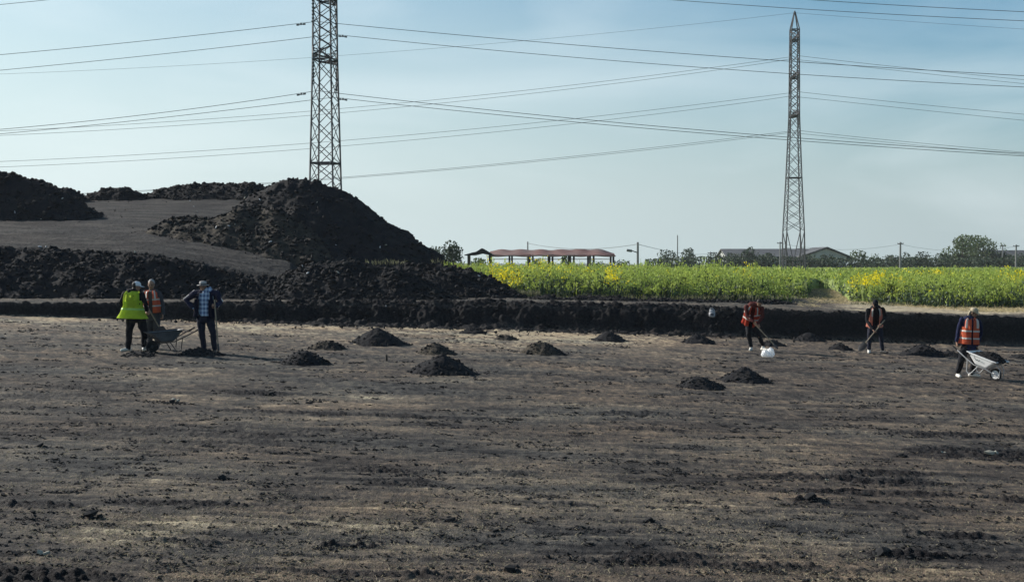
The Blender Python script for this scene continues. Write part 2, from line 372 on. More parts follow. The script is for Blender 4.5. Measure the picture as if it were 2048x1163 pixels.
def heap(name, ridge, slope, res, base=None, amp=1.0, seed=1, nchunk=400, chunk=(0.03, 0.12), rnd=0.35, material=None, pts_world=False, label=None, cat='soil heap', group=None, mask=None, basefn=None):
    """soil tipped along a ridge line: cones of repose blended into one broken surface.
    ridge: list of (px, py, D) or world points with their crest height"""
    pts = [Vector(p) if pts_world else P(*p) for p in ridge]
    dense = []
    for a, b in zip(pts[:-1], pts[1:]):
        n = max(1, int((b - a).length / 0.4))
        for k in range(n): dense.append(a.lerp(b, k / n))
    dense.append(pts[-1])
    A = np.array([p[:] for p in dense])
    hmax = max(p.z - (basefn(p.x, p.y) if basefn else gz(p.x, p.y)) for p in pts) / slope + 1.0
    if base is not None: hmax = base
    x0, x1 = A[:, 0].min() - hmax, A[:, 0].max() + hmax; y0, y1 = A[:, 1].min() - hmax, A[:, 1].max() + hmax
    nx = int((x1 - x0) / res) + 2; ny = int((y1 - y0) / res) + 2
    X, Y = np.meshgrid(np.linspace(x0, x1, nx), np.linspace(y0, y1, ny))
    wob = 1 + 0.0 * X
    Xw = X + 0.35 * amp * fbm(X * 0.5, Y * 0.5, seed, 3); Yw = Y + 0.35 * amp * fbm(X * 0.5, Y * 0.5, seed + 50, 3)
    Z = np.full_like(X, -50.0)
    kk = slope * (1 + 0.09 * fbm(X * 0.3, Y * 0.3, seed + 3, 2))
    for p in A:
        d = np.sqrt((Xw - p[0]) ** 2 + (Yw - p[1]) ** 2 + rnd * rnd) - rnd
        Z = np.maximum(Z, p[2] - kk * d)
    Zb, _ = smooth_ground(X, Y)
    lump = 0.22 * amp * fbm(X * 0.7 / amp, Y * 0.7 / amp, seed + 7, 5) + amp * (0.09 * clods(X * 1.3 / amp, Y * 1.3 / amp, seed + 8) + 0.08 * clods(X * 3.1 / amp, Y * 3.1 / amp, seed + 9) + 0.035 * clods(X * 7 / amp, Y * 7 / amp, seed + 10)) - 0.10 * amp
    # fade of lumps right at the foot keeps the edge ragged, not cut
    Z = Z + lump
    keep = Z > Zb - 0.12 * max(amp, 0.75)
    Zc = np.maximum(Z, Zb - 0.25)
    idx = np.arange(nx * ny).reshape(ny, nx)
    kf = keep[:-1, :-1] | keep[1:, :-1] | keep[:-1, 1:] | keep[1:, 1:]
    fq = np.stack([idx[:-1, :-1], idx[:-1, 1:], idx[1:, 1:], idx[1:, :-1]], -1)[kf]
    Vv = np.stack([X, Y, Zc], -1).reshape(-1, 3)
    used = np.unique(fq); remap = np.zeros(len(Vv), int); remap[used] = np.arange(len(used)); Vv = Vv[used]; fq = remap[fq]
    g = np.random.default_rng(seed)
    vis = np.argwhere(Z > Zb - 0.02)
    nq = len(fq)
    mats = [material or M_soil, M_clod]
    if nchunk and len(vis):
        pick = vis[g.integers(0, len(vis), nchunk)]
        cx = X[pick[:, 0], pick[:, 1]]; cy = Y[pick[:, 0], pick[:, 1]]; cz = Z[pick[:, 0], pick[:, 1]]
        sz = chunk[0] + (chunk[1] - chunk[0]) * g.random(nchunk) ** 3
        ex = nchunk // 5; k_i = g.integers(0, len(vis), ex); sp_ = max(0.35, hmax * 0.28)
        ex_x = X[vis[k_i, 0], vis[k_i, 1]] + g.normal(0, sp_, ex); ex_y = Y[vis[k_i, 0], vis[k_i, 1]] + g.normal(0, sp_, ex); ex_s = chunk[0] * g.uniform(.6, 1.6, ex)
        cx = np.append(cx, ex_x); cy = np.append(cy, ex_y); cz = np.append(cz, smooth_ground(ex_x, ex_y)[0] + 0.01); sz = np.append(sz, ex_s)
        cv, cf = chunk_mesh(np.stack([cx, cy, cz + sz * 0.25], -1), sz, seed + 2)
        cf = cf + len(Vv); Vv = np.vstack([Vv, cv])
        me = npmesh(name, Vv, [fq, cf], smooth=False, matidx=np.concatenate([np.zeros(nq), np.ones(len(cf))]))
    else:
        me = npmesh(name, Vv, fq, smooth=False)
    sm = np.zeros(len(me.polygons), bool); sm[:nq] = True
    me.polygons.foreach_set('use_smooth', sm)
    o = link(name, me, mats)
    # origin at the base of the thing
    cc = Vector((float(A[:, 0].mean()), float(A[:, 1].mean()), 0)); cc.z = gz(cc.x, cc.y)
    me.transform(Matrix.Translation(-cc)); o.location = cc
    if label: tag(o, label, cat, group)
    return o
BG = 'big heaps of dark spoil behind the pit'
heap('spoil_heap', [(515, 400, 62.5), (545, 372, 62), (570, 356, 62), (590, 352, 62), (630, 357, 62), (663, 368, 62)], 0.72, 0.075, seed=3, nchunk=3500,
     chunk=(0.02, 0.12), label='tallest black spoil heap with a long straight slope down to the right', group=BG)
heap('spoil_heap', [(318, 458, 59.3), (345, 436, 59), (380, 430, 59), (430, 432, 58.8), (480, 420, 59), (520, 402, 60.5), (560, 420, 59)], 0.60, 0.075, seed=9, amp=0.9, nchunk=2500, chunk=(0.03, 0.14),
     material=M_soil2, label='low rough brownish heap spilling left onto the grey ramp', group=BG)
heap('spoil_heap', [(-120, 318, 66), (-40, 330, 66), (0, 341, 66), (40, 349, 66), (78, 356, 66), (112, 374, 65.5), (136, 392, 65)], 0.72, 0.085, seed=14, nchunk=2500, chunk=(0.03, 0.15),
     label='big black spoil heap cut by the left edge of the photo above the ramp', group=BG)
heap('spoil_heap', [(100, 375, 75), (132, 376, 75), (152, 388, 75)], 0.7, 0.1, seed=19, nchunk=300, label='small dark heap peeping out behind the right flank of the far left heap', group=BG)
heap('spoil_heap', [(196, 384, 77), (214, 373, 77), (246, 373, 77), (266, 383, 77)], 0.62, 0.1, seed=23, nchunk=500, label='small round black heap alone on the skyline at the top of the ramp', group=BG)
heap('spoil_heap', [(305, 385, 78), (335, 373, 78), (390, 366, 78), (440, 364, 78), (492, 362, 78), (520, 368, 78), (545, 380, 78)], 0.62, 0.1, seed=27, nchunk=1200, chunk=(0.03, 0.14),
     label='long flat-topped black heap along the skyline behind the ramp', group=BG)
heap('soil_bank', [(-140, 480, 51), (0, 490, 50.6), (60, 494, 50.5), (130, 500, 50.4), (200, 498, 50.3), (300, 506, 50.3), (350, 514, 50.2), (420, 530, 50), (500, 549, 49.8), (545, 552, 49.6)], 0.66, 0.06, seed=31,
     nchunk=4000, chunk=(0.02, 0.12), cat='soil bank', base=5.2, label='long bank of loose black soil behind the three workers on the left')
heap('soil_bank', [(560, 556, 49.8), (600, 537, 49.8), (640, 522, 49.8), (690, 519, 49.8), (740, 526, 49.8), (790, 536, 49.6), (835, 552, 49.4), (870, 574, 49)], 0.62, 0.06, seed=37,
     nchunk=3500, chunk=(0.02, 0.12), cat='soil bank', base=5.2, label='humped bank of black soil right in front of the tallest heap')
heap('soil_bank', [(800, 530, 54), (850, 527, 53.7), (900, 530, 53.4), (935, 533, 53.2), (965, 550, 52.6), (1000, 575, 52)], 0.60, 0.07, seed=43,
     nchunk=2500, chunk=(0.03, 0.13), cat='soil bank', label='low dark bank tapering to the right beside the yellow flowering crop')
heap('soil_bank', [(560, 606, 44.9), (660, 604, 44.9), (760, 607, 44.9), (860, 604, 45), (960, 603, 45), (1040, 608, 45), (1100, 613, 45)], 0.5, 0.05, seed=47, amp=0.8,
     nchunk=2500, chunk=(0.02, 0.11), cat='soil bank', label='low crumbly bank along the pit rim below the humped bank')
heap('soil_bank', [(1060, 600, 50), (1090, 588, 50.4), (1120, 592, 50.6), (1160, 591, 50.8), (1220, 590, 51), (1280, 596, 51.3), (1400, 598, 51.6), (1560, 600, 52)], 0.5, 0.06, seed=53, amp=0.6,
     nchunk=1500, chunk=(0.02, 0.09), cat='soil bank', label='low dark ridge of soil along the foot of the crop, beyond the pit rim')

# small heaps on the pit floor: (px centre, base row, width, top row, label)
SG = 'small heaps of dug soil on the pit floor'
for k, (px, py, w, top, lab) in enumerate([
        (600, 729, 104, 704, 'neat flat-topped small soil heap, nearest to the man in the plaid shirt'),
        (752, 689, 112, 659, 'widest small heap with a pointed crest, on the pit floor near the wall foot'),
        (652, 699, 74, 683, 'low brownish small heap left of and in front of the pointed one'),
        (870, 708, 76, 688, 'small brown heap behind the nearest central heap'),
        (880, 749, 112, 715, 'nearest of the central small heaps, with a long tail to the right'),
        (1084, 708, 92, 685, 'greenish black small heap with a double top, alone at the middle of the floor'),
        (1402, 777, 100, 755, 'nearest small heap of all, the left of the touching pair on the right half'),
        (1492, 764, 90, 739, 'taller small heap, the right one of the touching pair on the right half'),
        (1396, 686, 54, 669, 'little heap by the wall foot under the white container'),
        (1218, 682, 66, 664, 'dark crumbled heap at the wall foot between centre and white container'),
        (945, 667, 64, 657, 'flat spread of dark soil at the wall foot beyond the central heaps'),
        (1012, 679, 48, 669, 'very low streak of soil right of the flat spread at the wall foot'),
        (1852, 711, 96, 691, 'small heap between the bent worker in the pale vest and the barrow pusher'),
        (1906, 713, 46, 702, 'tiny heap just behind the barrow pusher'),
        (1682, 700, 52, 688, 'small heap left of the worker bent over in the pale vest'),
        (1546, 692, 56, 681, 'freshly hoed soil behind the white bag, under the hoe of the red-vested worker'),
        (1622, 682, 70, 666, 'crumbled heap at the wall foot between the two bent workers'),
        (270, 712, 56, 702, 'small heap at the feet of the worker in the yellow vest'),
        (396, 711, 96, 699, 'dark soil heap between the grey wheelbarrow and the man in the plaid shirt'),
        (2044, 716, 46, 708, 'tiny heap at the right edge of the photo beyond the loaded wheelbarrow')]):
    c = PF(px, py); c.y += 0.35 * (w / 100); D = c.y
    h = (py - top) / F * D * 1.10
    half = w / 2 / F * D
    sl = min(0.62, h / (half * 0.80))
    rl = max(0.05, half - h / sl)
    fz = floorz(c.x)
    q = random.uniform(-.1, .1)
    rid = [(c.x - rl * 0.8, c.y - q, fz + h * 0.72), (c.x - rl * 0.1, c.y + q, fz + h), (c.x + rl * 0.45, c.y, fz + h * 0.86)]
    heap('small_soil_heap', rid, sl, 0.022, base=half * 1.5, amp=0.22, seed=60 + k + (44 if k == 3 else 0), nchunk=int(260 * w / 100), chunk=(0.008, 0.045), rnd=0.13, pts_world=True, material=M_soil2 if k in (2, 3, 5, 11) else M_soil,
         label=lab, group=SG)

# ------------------------------------------------------------------ crop field
def mt_plant():
    m = mat('crop_leaf', (0.36, 0.42, 0.075), 0.6, spec=0.3, transl=0.5, rnd=0.45, var=1, vscale=0.8, col2=(0.21, 0.30, 0.075))
    return m
M_leaf = mt_plant()
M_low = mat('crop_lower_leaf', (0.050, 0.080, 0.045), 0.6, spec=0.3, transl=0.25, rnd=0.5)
M_flower = mat('crop_flower', (0.80, 0.66, 0.02), 0.6, spec=0.2, transl=0.45, rnd=0.2)
M_straw = mat('dry_straw', (0.46, 0.38, 0.22), 0.8, spec=0.2, transl=0.25, rnd=0.3)
def quads_from(c, u, v):
    """rhombus leaves: centre, half length vector, half width vector"""
    return np.stack([c - u, c + v, c + u, c - v], 1)
def leaves(c, length, width, up, g, droop=0.5):
    n = len(c)
    a = g.uniform(0, 2 * PI, n); el = g.normal(up, droop, n)
    u = np.stack([np.cos(a) * np.cos(el), np.sin(a) * np.cos(el), np.sin(el)], -1)
    w = g.normal(0, 1, (n, 3)); v = np.cross(u, w); v /= np.linalg.norm(v, axis=1)[:, None] + 1e-9
    return quads_from(c, u * (length / 2)[:, None], v * (width / 2)[:, None])
def qmesh(name, groups, mats):
    Vs, Fs, mi = [], [], []; o = 0
    for k, q in enumerate(groups):
        if q is None or not len(q): continue
        n = len(q); Vs.append(q.reshape(-1, 3)); Fs.append(np.arange(n * 4).reshape(-1, 4) + o); mi.append(np.full(n, k)); o += n * 4
    me = npmesh(name, np.vstack(Vs), np.vstack(Fs), matidx=np.concatenate(mi))
    for m in mats: me.materials.append(m)
    return me
def gzv(x, y):
    return smooth_ground(x, y)[0]
def crop_band(y0, y1, dens, hmean, pxr, leafn, leafsz, seed, skip=None):
    g = np.random.default_rng(seed)
    u0 = (pxr[0] - 1024) / F; u1 = (pxr[1] - 1024) / F
    area = 0.5 * (u1 - u0) * (y1 ** 2 - y0 ** 2); n = int(area * dens)
    Y = np.sqrt(g.uniform(y0 ** 2, y1 ** 2, n)); X = g.uniform(u0, u1, n) * Y
    ok = ~skip(X, Y) if skip is not None else np.ones(n, bool)
    X, Y = X[ok], Y[ok]; n = len(X)
    return X, Y, gzv(X, Y), g
def hfun(X, Y):
    px = X / Y * F + 1024
    h = np.interp(px, [900, 960, 1250, 1600, 1640, 1760, 2100], [1.15, 1.15, 1.22, 1.25, 1.1, 1.15, 1.2])
    h = h * (1 + 0.30 * fbm(X * 0.35, Y * 0.35, 301, 3) + 0.55 * fbm(X * 0.9, Y * 0.9, 302, 3))
    edge = sstep(0, 1.6, Y - edge_y(X))
    return h * (0.55 + 0.45 * edge) * (1 - 0.30 * sstep(80, 130, Y)) * (1 - 0.1 * sstep(130, 240, Y))
def edge_y(X):
    px = X / 55 * F + 1024
    return np.interp(px, [900, 1050, 1100, 1580, 1640, 1760, 1800, 1840, 2100, 2300], [54, 53.5, 53.2, 54.8, 66, 63, 57.5, 52.6, 51.5, 51.5]) + 0.5 * fbm(X * 0.5, X * 0, 303, 3)
def skipf(X, Y):
    px = X / Y * F + 1024
    s = Y < edge_y(X)
    # the track leading off between the two plots
    tr = np.abs(px - np.interp(Y, [55, 70, 100], [1662, 1652, 1640])) < np.interp(Y, [55, 66, 80, 92, 94], [44, 40, 30, 16, 0])
    return s | tr
def yellow(X, Y):
    px = X / Y * F + 1024
    base = fbm(X * 0.3, Y * 0.13, 310, 3) * 1.3 + fbm(X * 1.4, Y * 0.8, 311, 2) * 0.8 - 1.0
    def g(p, w, y, wy, a): return a * np.exp(-((px - p) / w) ** 2 - ((Y - y) / wy) ** 2)
    return base + g(1005, 50, 56, 7, 1.3) + g(1100, 75, 75, 16, 1.25) + g(1225, 22, 58, 6, 1.1) + g(1490, 50, 64, 8, .9) + g(1775, 45, 68, 7, 1.3) + g(1740, 40, 64, 4, .9) + g(1870, 45, 105, 20, 1.9) + g(2040, 45, 66, 9, 1.35) + g(1700, 50, 62, 5, .6)
q_leaf, q_flow, q_low = [], [], []
for (y0, y1, dens, nl, ls, seed) in ((51, 62, 13, 34, 0.15, 401), (62, 85, 6.5, 20, 0.21, 402), (85, 130, 2.8, 12, 0.32, 403), (130, 230, 0.8, 9, 0.6, 404)):
    X, Y, Z, g = crop_band(y0, y1, dens, 1.4, (885, 2260), nl, ls, seed, skipf)
    n = len(X); H = hfun(X, Y) * (0.78 + 0.5 * g.random(n) ** 2.2)
    yl = yellow(X, Y) + g.normal(0, 0.15, n)
    # leaves spread up the stem, in a bush that is widest in the upper half
    t = g.beta(1.5, 1.1, (n, nl)); rad = 0.10 + 0.22 * np.sin(np.clip(t, 0, 1) * PI * 0.9); a = g.uniform(0, 2 * PI, (n, nl))
    c = np.stack([X[:, None] + rad * np.cos(a) * g.random((n, nl)), Y[:, None] + rad * np.sin(a) * g.random((n, nl)), Z[:, None] + t * H[:, None]], -1)
    L_ = ls * g.uniform(0.6, 1.4, (n, nl)) * (1.15 - 0.45 * t); 
    isf = (t > 0.55) & (yl[:, None] + g.normal(0, .15, (n, nl)) + 0.9 * (t - 0.85) > 0.0)
    cf = c[isf]; cl_ = c[~isf]
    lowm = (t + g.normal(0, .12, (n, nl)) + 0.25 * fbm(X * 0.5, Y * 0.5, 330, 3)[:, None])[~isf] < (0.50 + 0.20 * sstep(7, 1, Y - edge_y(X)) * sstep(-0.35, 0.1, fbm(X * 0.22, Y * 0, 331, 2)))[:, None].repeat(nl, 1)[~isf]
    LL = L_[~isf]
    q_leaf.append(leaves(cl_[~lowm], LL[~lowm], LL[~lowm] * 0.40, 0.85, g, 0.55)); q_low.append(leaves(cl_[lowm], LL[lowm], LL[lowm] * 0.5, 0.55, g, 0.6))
    if len(cf):
        sz = np.full(len(cf), ls * 0.55); q_flow.append(leaves(cf, sz, sz * 0.8, 0.6, g, 0.8))
    # thin stems
    if y0 < 80:
        k = min(n, 9000); b = np.stack([X[:k], Y[:k], Z[:k]], -1); tp = b + np.stack([g.normal(0, .09, k), g.normal(0, .09, k), H[:k]], -1)
        w = np.array([0.011, 0, 0]); q_leaf.append(np.stack([b - w, b + w, tp + w * 0.6, tp - w * 0.6], 1))
crop = link('flowering_crop', qmesh('flowering_crop', [np.concatenate(q_leaf), np.concatenate(q_flow), np.concatenate(q_low)], [M_leaf, M_flower, M_low]))
tag(crop, 'tall green flowering rape crop with yellow patches', 'crop', kind='stuff')
# the crop's closed canopy seen from afar
us = np.linspace((900 - 1024) / F, (2500 - 1024) / F, 420); ys = np.geomspace(58, 420, 150)
U_, Y_ = np.meshgrid(us, ys); X_ = U_ * Y_
Hc = hfun(X_, Y_) * 0.62 + 0.06 * fbm(X_ * 2, Y_ * 2, 305, 3)
Hc = np.where(Y_ > 180, hfun(X_, Y_) * 0.9 + 0.05 * fbm(X_ * .5, Y_ * .5, 306, 3), Hc)
sk = skipf(X_, Y_); Zc_ = gzv(X_, Y_) + np.where(sk | (Y_ < edge_y(X_) + 1.5), -0.3, Hc)
M_canopy = mat('crop_canopy', (0.13, 0.18, 0.055), 0.8, spec=0.2, bump=0.25, bscale=2.2, var=1, vscale=0.25, col2=(0.20, 0.24, 0.06))
can = link('crop_canopy', npmesh('crop_canopy', np.stack([X_, Y_, Zc_], -1).reshape(-1, 3), gridfaces(150, 420), smooth=True), M_canopy)
tag(can, 'closed green canopy of the crop reaching to the far hedge', 'crop', kind='stuff')
# dry straw along the crop's foot
g = np.random.default_rng(420)
n = 26000; Y = g.uniform(47, 90, n); px = 1590 + 520 * g.random(n) ** 0.75; X = (px - 1024) / F * Y
d_ = edge_y(X) - Y; ok = ((g.random(n) < np.where(px > 1820, 0.9, 0.45)) & (d_ > -1.5) & (d_ < np.where(px > 1820, 4.5, 6))) | ((np.abs(px - 1658) < 42) & (Y > 55)); X, Y = X[ok], Y[ok]
c = np.stack([X, Y, gzv(X, Y) + 0.05], -1)
q = leaves(c, g.uniform(.12, .5, len(c)), np.full(len(c), .02), 0.25, g, 0.35)
o = link('dry_straw', qmesh('dry_straw', [q], [M_straw])); tag(o, 'pale dry straw along the foot of the crop', 'straw', kind='stuff')
# pale weeds and green weeds on the heaps and at the crop's foot
g = np.random.default_rng(421); cs = []
for (a, b, y, D, m) in ((728, 815, 524, 51.6, 90), (860, 900, 522, 57, 30), (960, 1080, 585, 52.3, 500), (1080, 1600, 594, 52.9, 500), (1700, 1840, 608, 55, 260)):
    px = g.uniform(a, b, m); pt = np.array([P(p, y + g.normal(0, 1.5), D + g.uniform(-.4, .4))[:] for p in px]); cs.append(pt)
c = np.concatenate(cs); q = leaves(c, g.uniform(.12, .36, len(c)), g.uniform(.015, .04, len(c)), 1.1, g, .4)
o = link('weeds', qmesh('weeds', [q], [mat('weed', (0.15, 0.15, 0.085), 0.7, transl=0.3, rnd=0.4)])); tag(o, 'thin pale weeds growing on the dark banks', 'weeds', kind='stuff')

# dry stubble on the pit floor and loose crumbs
g = np.random.default_rng(430)
n = 150000; inv = g.uniform(1 / 30, 1 / 8.6, n); Y = 1 / inv; X = g.uniform(-.46, .46, n) * Y
pt = fbm(X * 0.35 + 4, Y * 0.55 + X * 0.06, 31, 5) + 0.8 * fbm(X * 0.5 + Y * 0.12, Y * 2.2, 21, 4)
ext = sum(blob(X, Y, *b_) for b_ in PALE) + sum(blob(X, Y, *b_) for b_ in DARK)
ok = g.random(n) < np.clip(0.34 + 0.9 * pt + 1.6 * ext, 0.02, 1); X, Y = X[ok], Y[ok]
c = np.stack([X, Y, floorz(X) + 0.012], -1)
q = leaves(c, g.uniform(.015, .06, len(c)), np.full(len(c), .005), 0.35, g, 0.4)
sp = g.random(len(q)) < 0.5
o = link('dry_stubble', qmesh('dry_stubble', [q[sp], q[~sp]], [mat('stubble_pale', (0.30, 0.26, 0.17), 0.8, transl=0.2, rnd=0.4), mat('stubble_brown', (0.13, 0.10, 0.075), 0.85, rnd=0.4)]))
tag(o, 'short dry stubble and roots on the scraped floor', 'stubble', kind='stuff')
n = 19000; inv = g.uniform(1 / 41, 1 / 8.6, n); Y = 1 / inv; X = g.uniform(-.46, .46, n) * Y
ext = -sum(blob(X, Y, *b_) for b_ in DARK) + 0.10 * np.clip(-fbm(X * 0.35 + 4, Y * 0.55, 31, 4), 0, 1) + 0.015
ok = g.random(n) < np.clip(ext * 2.2, 0.02, 1); X, Y = X[ok], Y[ok]
sz = 0.005 + 0.022 * g.random(len(X)) ** 5
cv, cf = chunk_mesh(np.stack([X, Y, floorz(X) + sz * 0.3 + 0.004], -1), sz, 5, 0.6)
# flat flakes and torn lips of the scraped crust, lying in loose lines
nl_ = 1700; inv = g.uniform(1 / 41, 1 / 8.8, nl_); Yl = 1 / inv; Xl = g.uniform(-.46, .46, nl_) * Yl; fx, fy, fs = [], [], []
for a_, b_ in zip(Xl, Yl):
    m_ = int(g.integers(2, 16)); ang = g.normal(0.12, .25); ln = g.uniform(.1, .9) * (0.4 + b_ / 30)
    t_ = np.sort(g.uniform(-.5, .5, m_)) * ln; fx.append(a_ + t_ * math.cos(ang)); fy.append(b_ + t_ * math.sin(ang) + g.normal(0, .03, m_)); fs.append(g.uniform(.012, .034, m_) * (0.22 + b_ / 38))
fx = np.concatenate(fx); fy = np.concatenate(fy); fs = np.concatenate(fs)
# loose clods on the broken pit face
nw = 7000; wx = g.uniform(-14, 17, nw); wt = g.random(nw); wy = wall_y(wx) + wall_w(wx) * (wt * 1.5 - .25) - np.where(g.random(nw) < .3, g.exponential(.5, nw), 0); ww_ = 0.018 + .055 * g.random(nw) ** 3
okw = g.random(nw) < np.clip(wall_w(wx), .25, 1); wx, wy, ww_ = wx[okw], wy[okw], ww_[okw]
wz = smooth_ground(wx, wy)[0]
cv2, cf2 = chunk_mesh(np.stack([fx, fy, floorz(fx) + fs * .15 + .006], -1), fs * 1.3, 6, 0.38)
cv3, cf3 = chunk_mesh(np.stack([wx, wy, wz + ww_ * .3 + .03], -1), ww_, 7, 0.8)
cf = np.vstack([cf, cf2 + len(cv), cf3 + len(cv) + len(cv2)]); cv = np.vstack([cv, cv2, cv3])
o = link('soil_crumbs', npmesh('soil_crumbs', cv, cf), M_clod); tag(o, 'small crumbs of black soil strewn over the pit floor', 'crumbs', kind='stuff')
# single lumps one can point at
LUMPS = [(180, 1035, .13, 'black lump alone on the pale yellowish patch at the lower left'), (446, 958, .09, 'small black lump in the lower left half of the floor'), (344, 806, .12, 'dark lump with a pale face left of the pale patch'),
         (1296, 1043, .08, 'low black lump right of centre near the bottom'), (1618, 1000, .13, 'flat black lump on the right half of the floor'), (900, 1042, .08, 'small flat lump near the bottom centre'),
         (885, 775, .10, 'dark lump just in front of the nearest central small heap'), (866, 766, .08, 'pebble sized lump close to the nearest central small heap'), (1150, 826, .06, 'small lump right of the pale patch'),
         (1802, 912, .10, 'black lump beside the pale clods on the right'), (80, 893, .08, 'dark lump near the left edge at mid floor'), (1018, 1142, .10, 'black lump at the very bottom left of centre'),
         (1765, 1108, .12, 'rounded lump in the dark streak at the lower right'), (540, 790, .12, 'largest lump of the dark streak behind the pale patch'), (220, 851, .07, 'lower of the two little lumps on the left floor'), (195, 853, .05, 'smallest lump beside another little lump on the left')]
for k, (px, py, r, lab) in enumerate(LUMPS):
    p = PF(px, py); g = np.random.default_rng(500 + k)
    r *= 0.72; cc = np.array([[0, 0, r * 0.35], [r * .9, r * .2, r * .12], [-r * .8, -.1 * r, r * .1], [r * .3, -r * .6, r * .1]])
    cv, cf = chunk_mesh(cc, np.array([r, r * .5, r * .45, r * .35]) * 0.8, 510 + k, 0.65)
    o = link('soil_lump', npmesh('soil_lump', cv, cf), M_clod, loc=p); tag(o, lab, 'soil lump', 'single soil lumps on the pit floor')
M_stone = mat('pale_stone', (0.26, 0.25, 0.21), 0.9, rnd=0.3)
for k, (px, py, r, lab) in enumerate([(1978, 910, .13, 'long pale clod on the right side of the floor'), (1885, 906, .05, 'whitish stone in the dark streak on the right'), (347, 803, .10, 'pale clod left of the pale patch'), (82, 1108, .06, 'white stone at the lower left among the clods'),
                                      (1652, 960, .035, 'little white stone on the right half of the floor'), (72, 712, .05, 'white speck of stone on the left floor behind the workers'), (870, 643, .07, 'white stone at the foot of the dark bank near the centre')]):
    r *= 0.7; p = PF(px, py); cv, cf = chunk_mesh(np.array([[0, 0, r * 0.4], [r, 0, r * .3]]), np.array([r * .8, r * .6]), 540 + k, 0.6)
    o = link('stone', npmesh('stone', cv, cf), M_stone, loc=p); tag(o, lab, 'stone', 'pale stones on the pit floor')

# scraps on the heaps
M_white = mat('white_plastic', (0.42, 0.43, 0.45), 0.5, spec=0.4)
def on_surface(px, py, lo, hi, objs):
    """first heap or ground point met by the sight line"""
    return None
SCR = [(82, 438, 60.6), (30, 425, 62), (125, 397, 64), (395, 423, 57.8), (432, 456, 57.3), (458, 452, 57.3), (470, 449, 57.2), (541, 484, 55.6), (520, 400, 60), (634, 405, 59.6), (672, 490, 55.4), (760, 495, 56), (772, 490, 56.2), (605, 532, 49), (615, 547, 48.6), (676, 545, 48.4), (92, 494, 49.8), (80, 494, 49.9), (270, 505, 49.6), (380, 402, 74.5), (388, 413, 71), (490, 396, 75.5), (958, 552, 51), (772, 612, 44.1)]

# ------------------------------------------------------------------ steel lattice pylons
M_steel = mat('galvanised_steel', (0.075, 0.078, 0.085), 0.7, metal=0.1, spec=0.3, var=0.35, vscale=0.8)
M_rust = mat('weathered_steel', (0.085, 0.08, 0.082), 0.75, metal=0.4, var=0.3)
M_glass = mat('insulator_glass', (0.07, 0.08, 0.085), 0.3, spec=0.6)
M_wire = mat('aluminium_cable', (0.13, 0.135, 0.14), 0.6, metal=0.5)
def beam(bm, a, b, w, sides=4):
    a = Vector(a); b = Vector(b); d = b - a
    if d.length < 1e-6: return
    z = d.normalized(); x = z.orthogonal().normalized(); y = z.cross(x)
    r0 = []; r1 = []
    for k in range(sides):
        t = 2 * PI * (k + .5) / sides; o = (x * math.cos(t) + y * math.sin(t)) * w * 0.7071
        r0.append(bm.verts.new(a + o)); r1.append(bm.verts.new(b + o))
    for k in range(sides): bm.faces.new((r0[k], r0[(k + 1) % sides], r1[(k + 1) % sides], r1[k]))
    bm.faces.new(r0[::-1]); bm.faces.new(r1)
def bmobj(name, bm, m, parent=None, smooth=False, loc=None):
    me = bpy.data.meshes.new(name); bmesh.ops.recalc_face_normals(bm, faces=bm.faces); bm.to_mesh(me); bm.free()
    if smooth:
        for p in me.polygons: p.use_smooth = True
    return link(name, me, m, parent, loc)
def lathe(bm, prof, n=12, M=None):
    rings = []
    for r, z in prof:
        rings.append([bm.verts.new((M or Matrix()) @ Vector((r * math.cos(2 * PI * k / n), r * math.sin(2 * PI * k / n), z))) for k in range(n)])
    for a, b in zip(rings[:-1], rings[1:]):
        for k in range(n): bm.faces.new((a[k], a[(k + 1) % n], b[(k + 1) % n], b[k]))
    bm.faces.new(rings[0][::-1]); bm.faces.new(rings[-1])
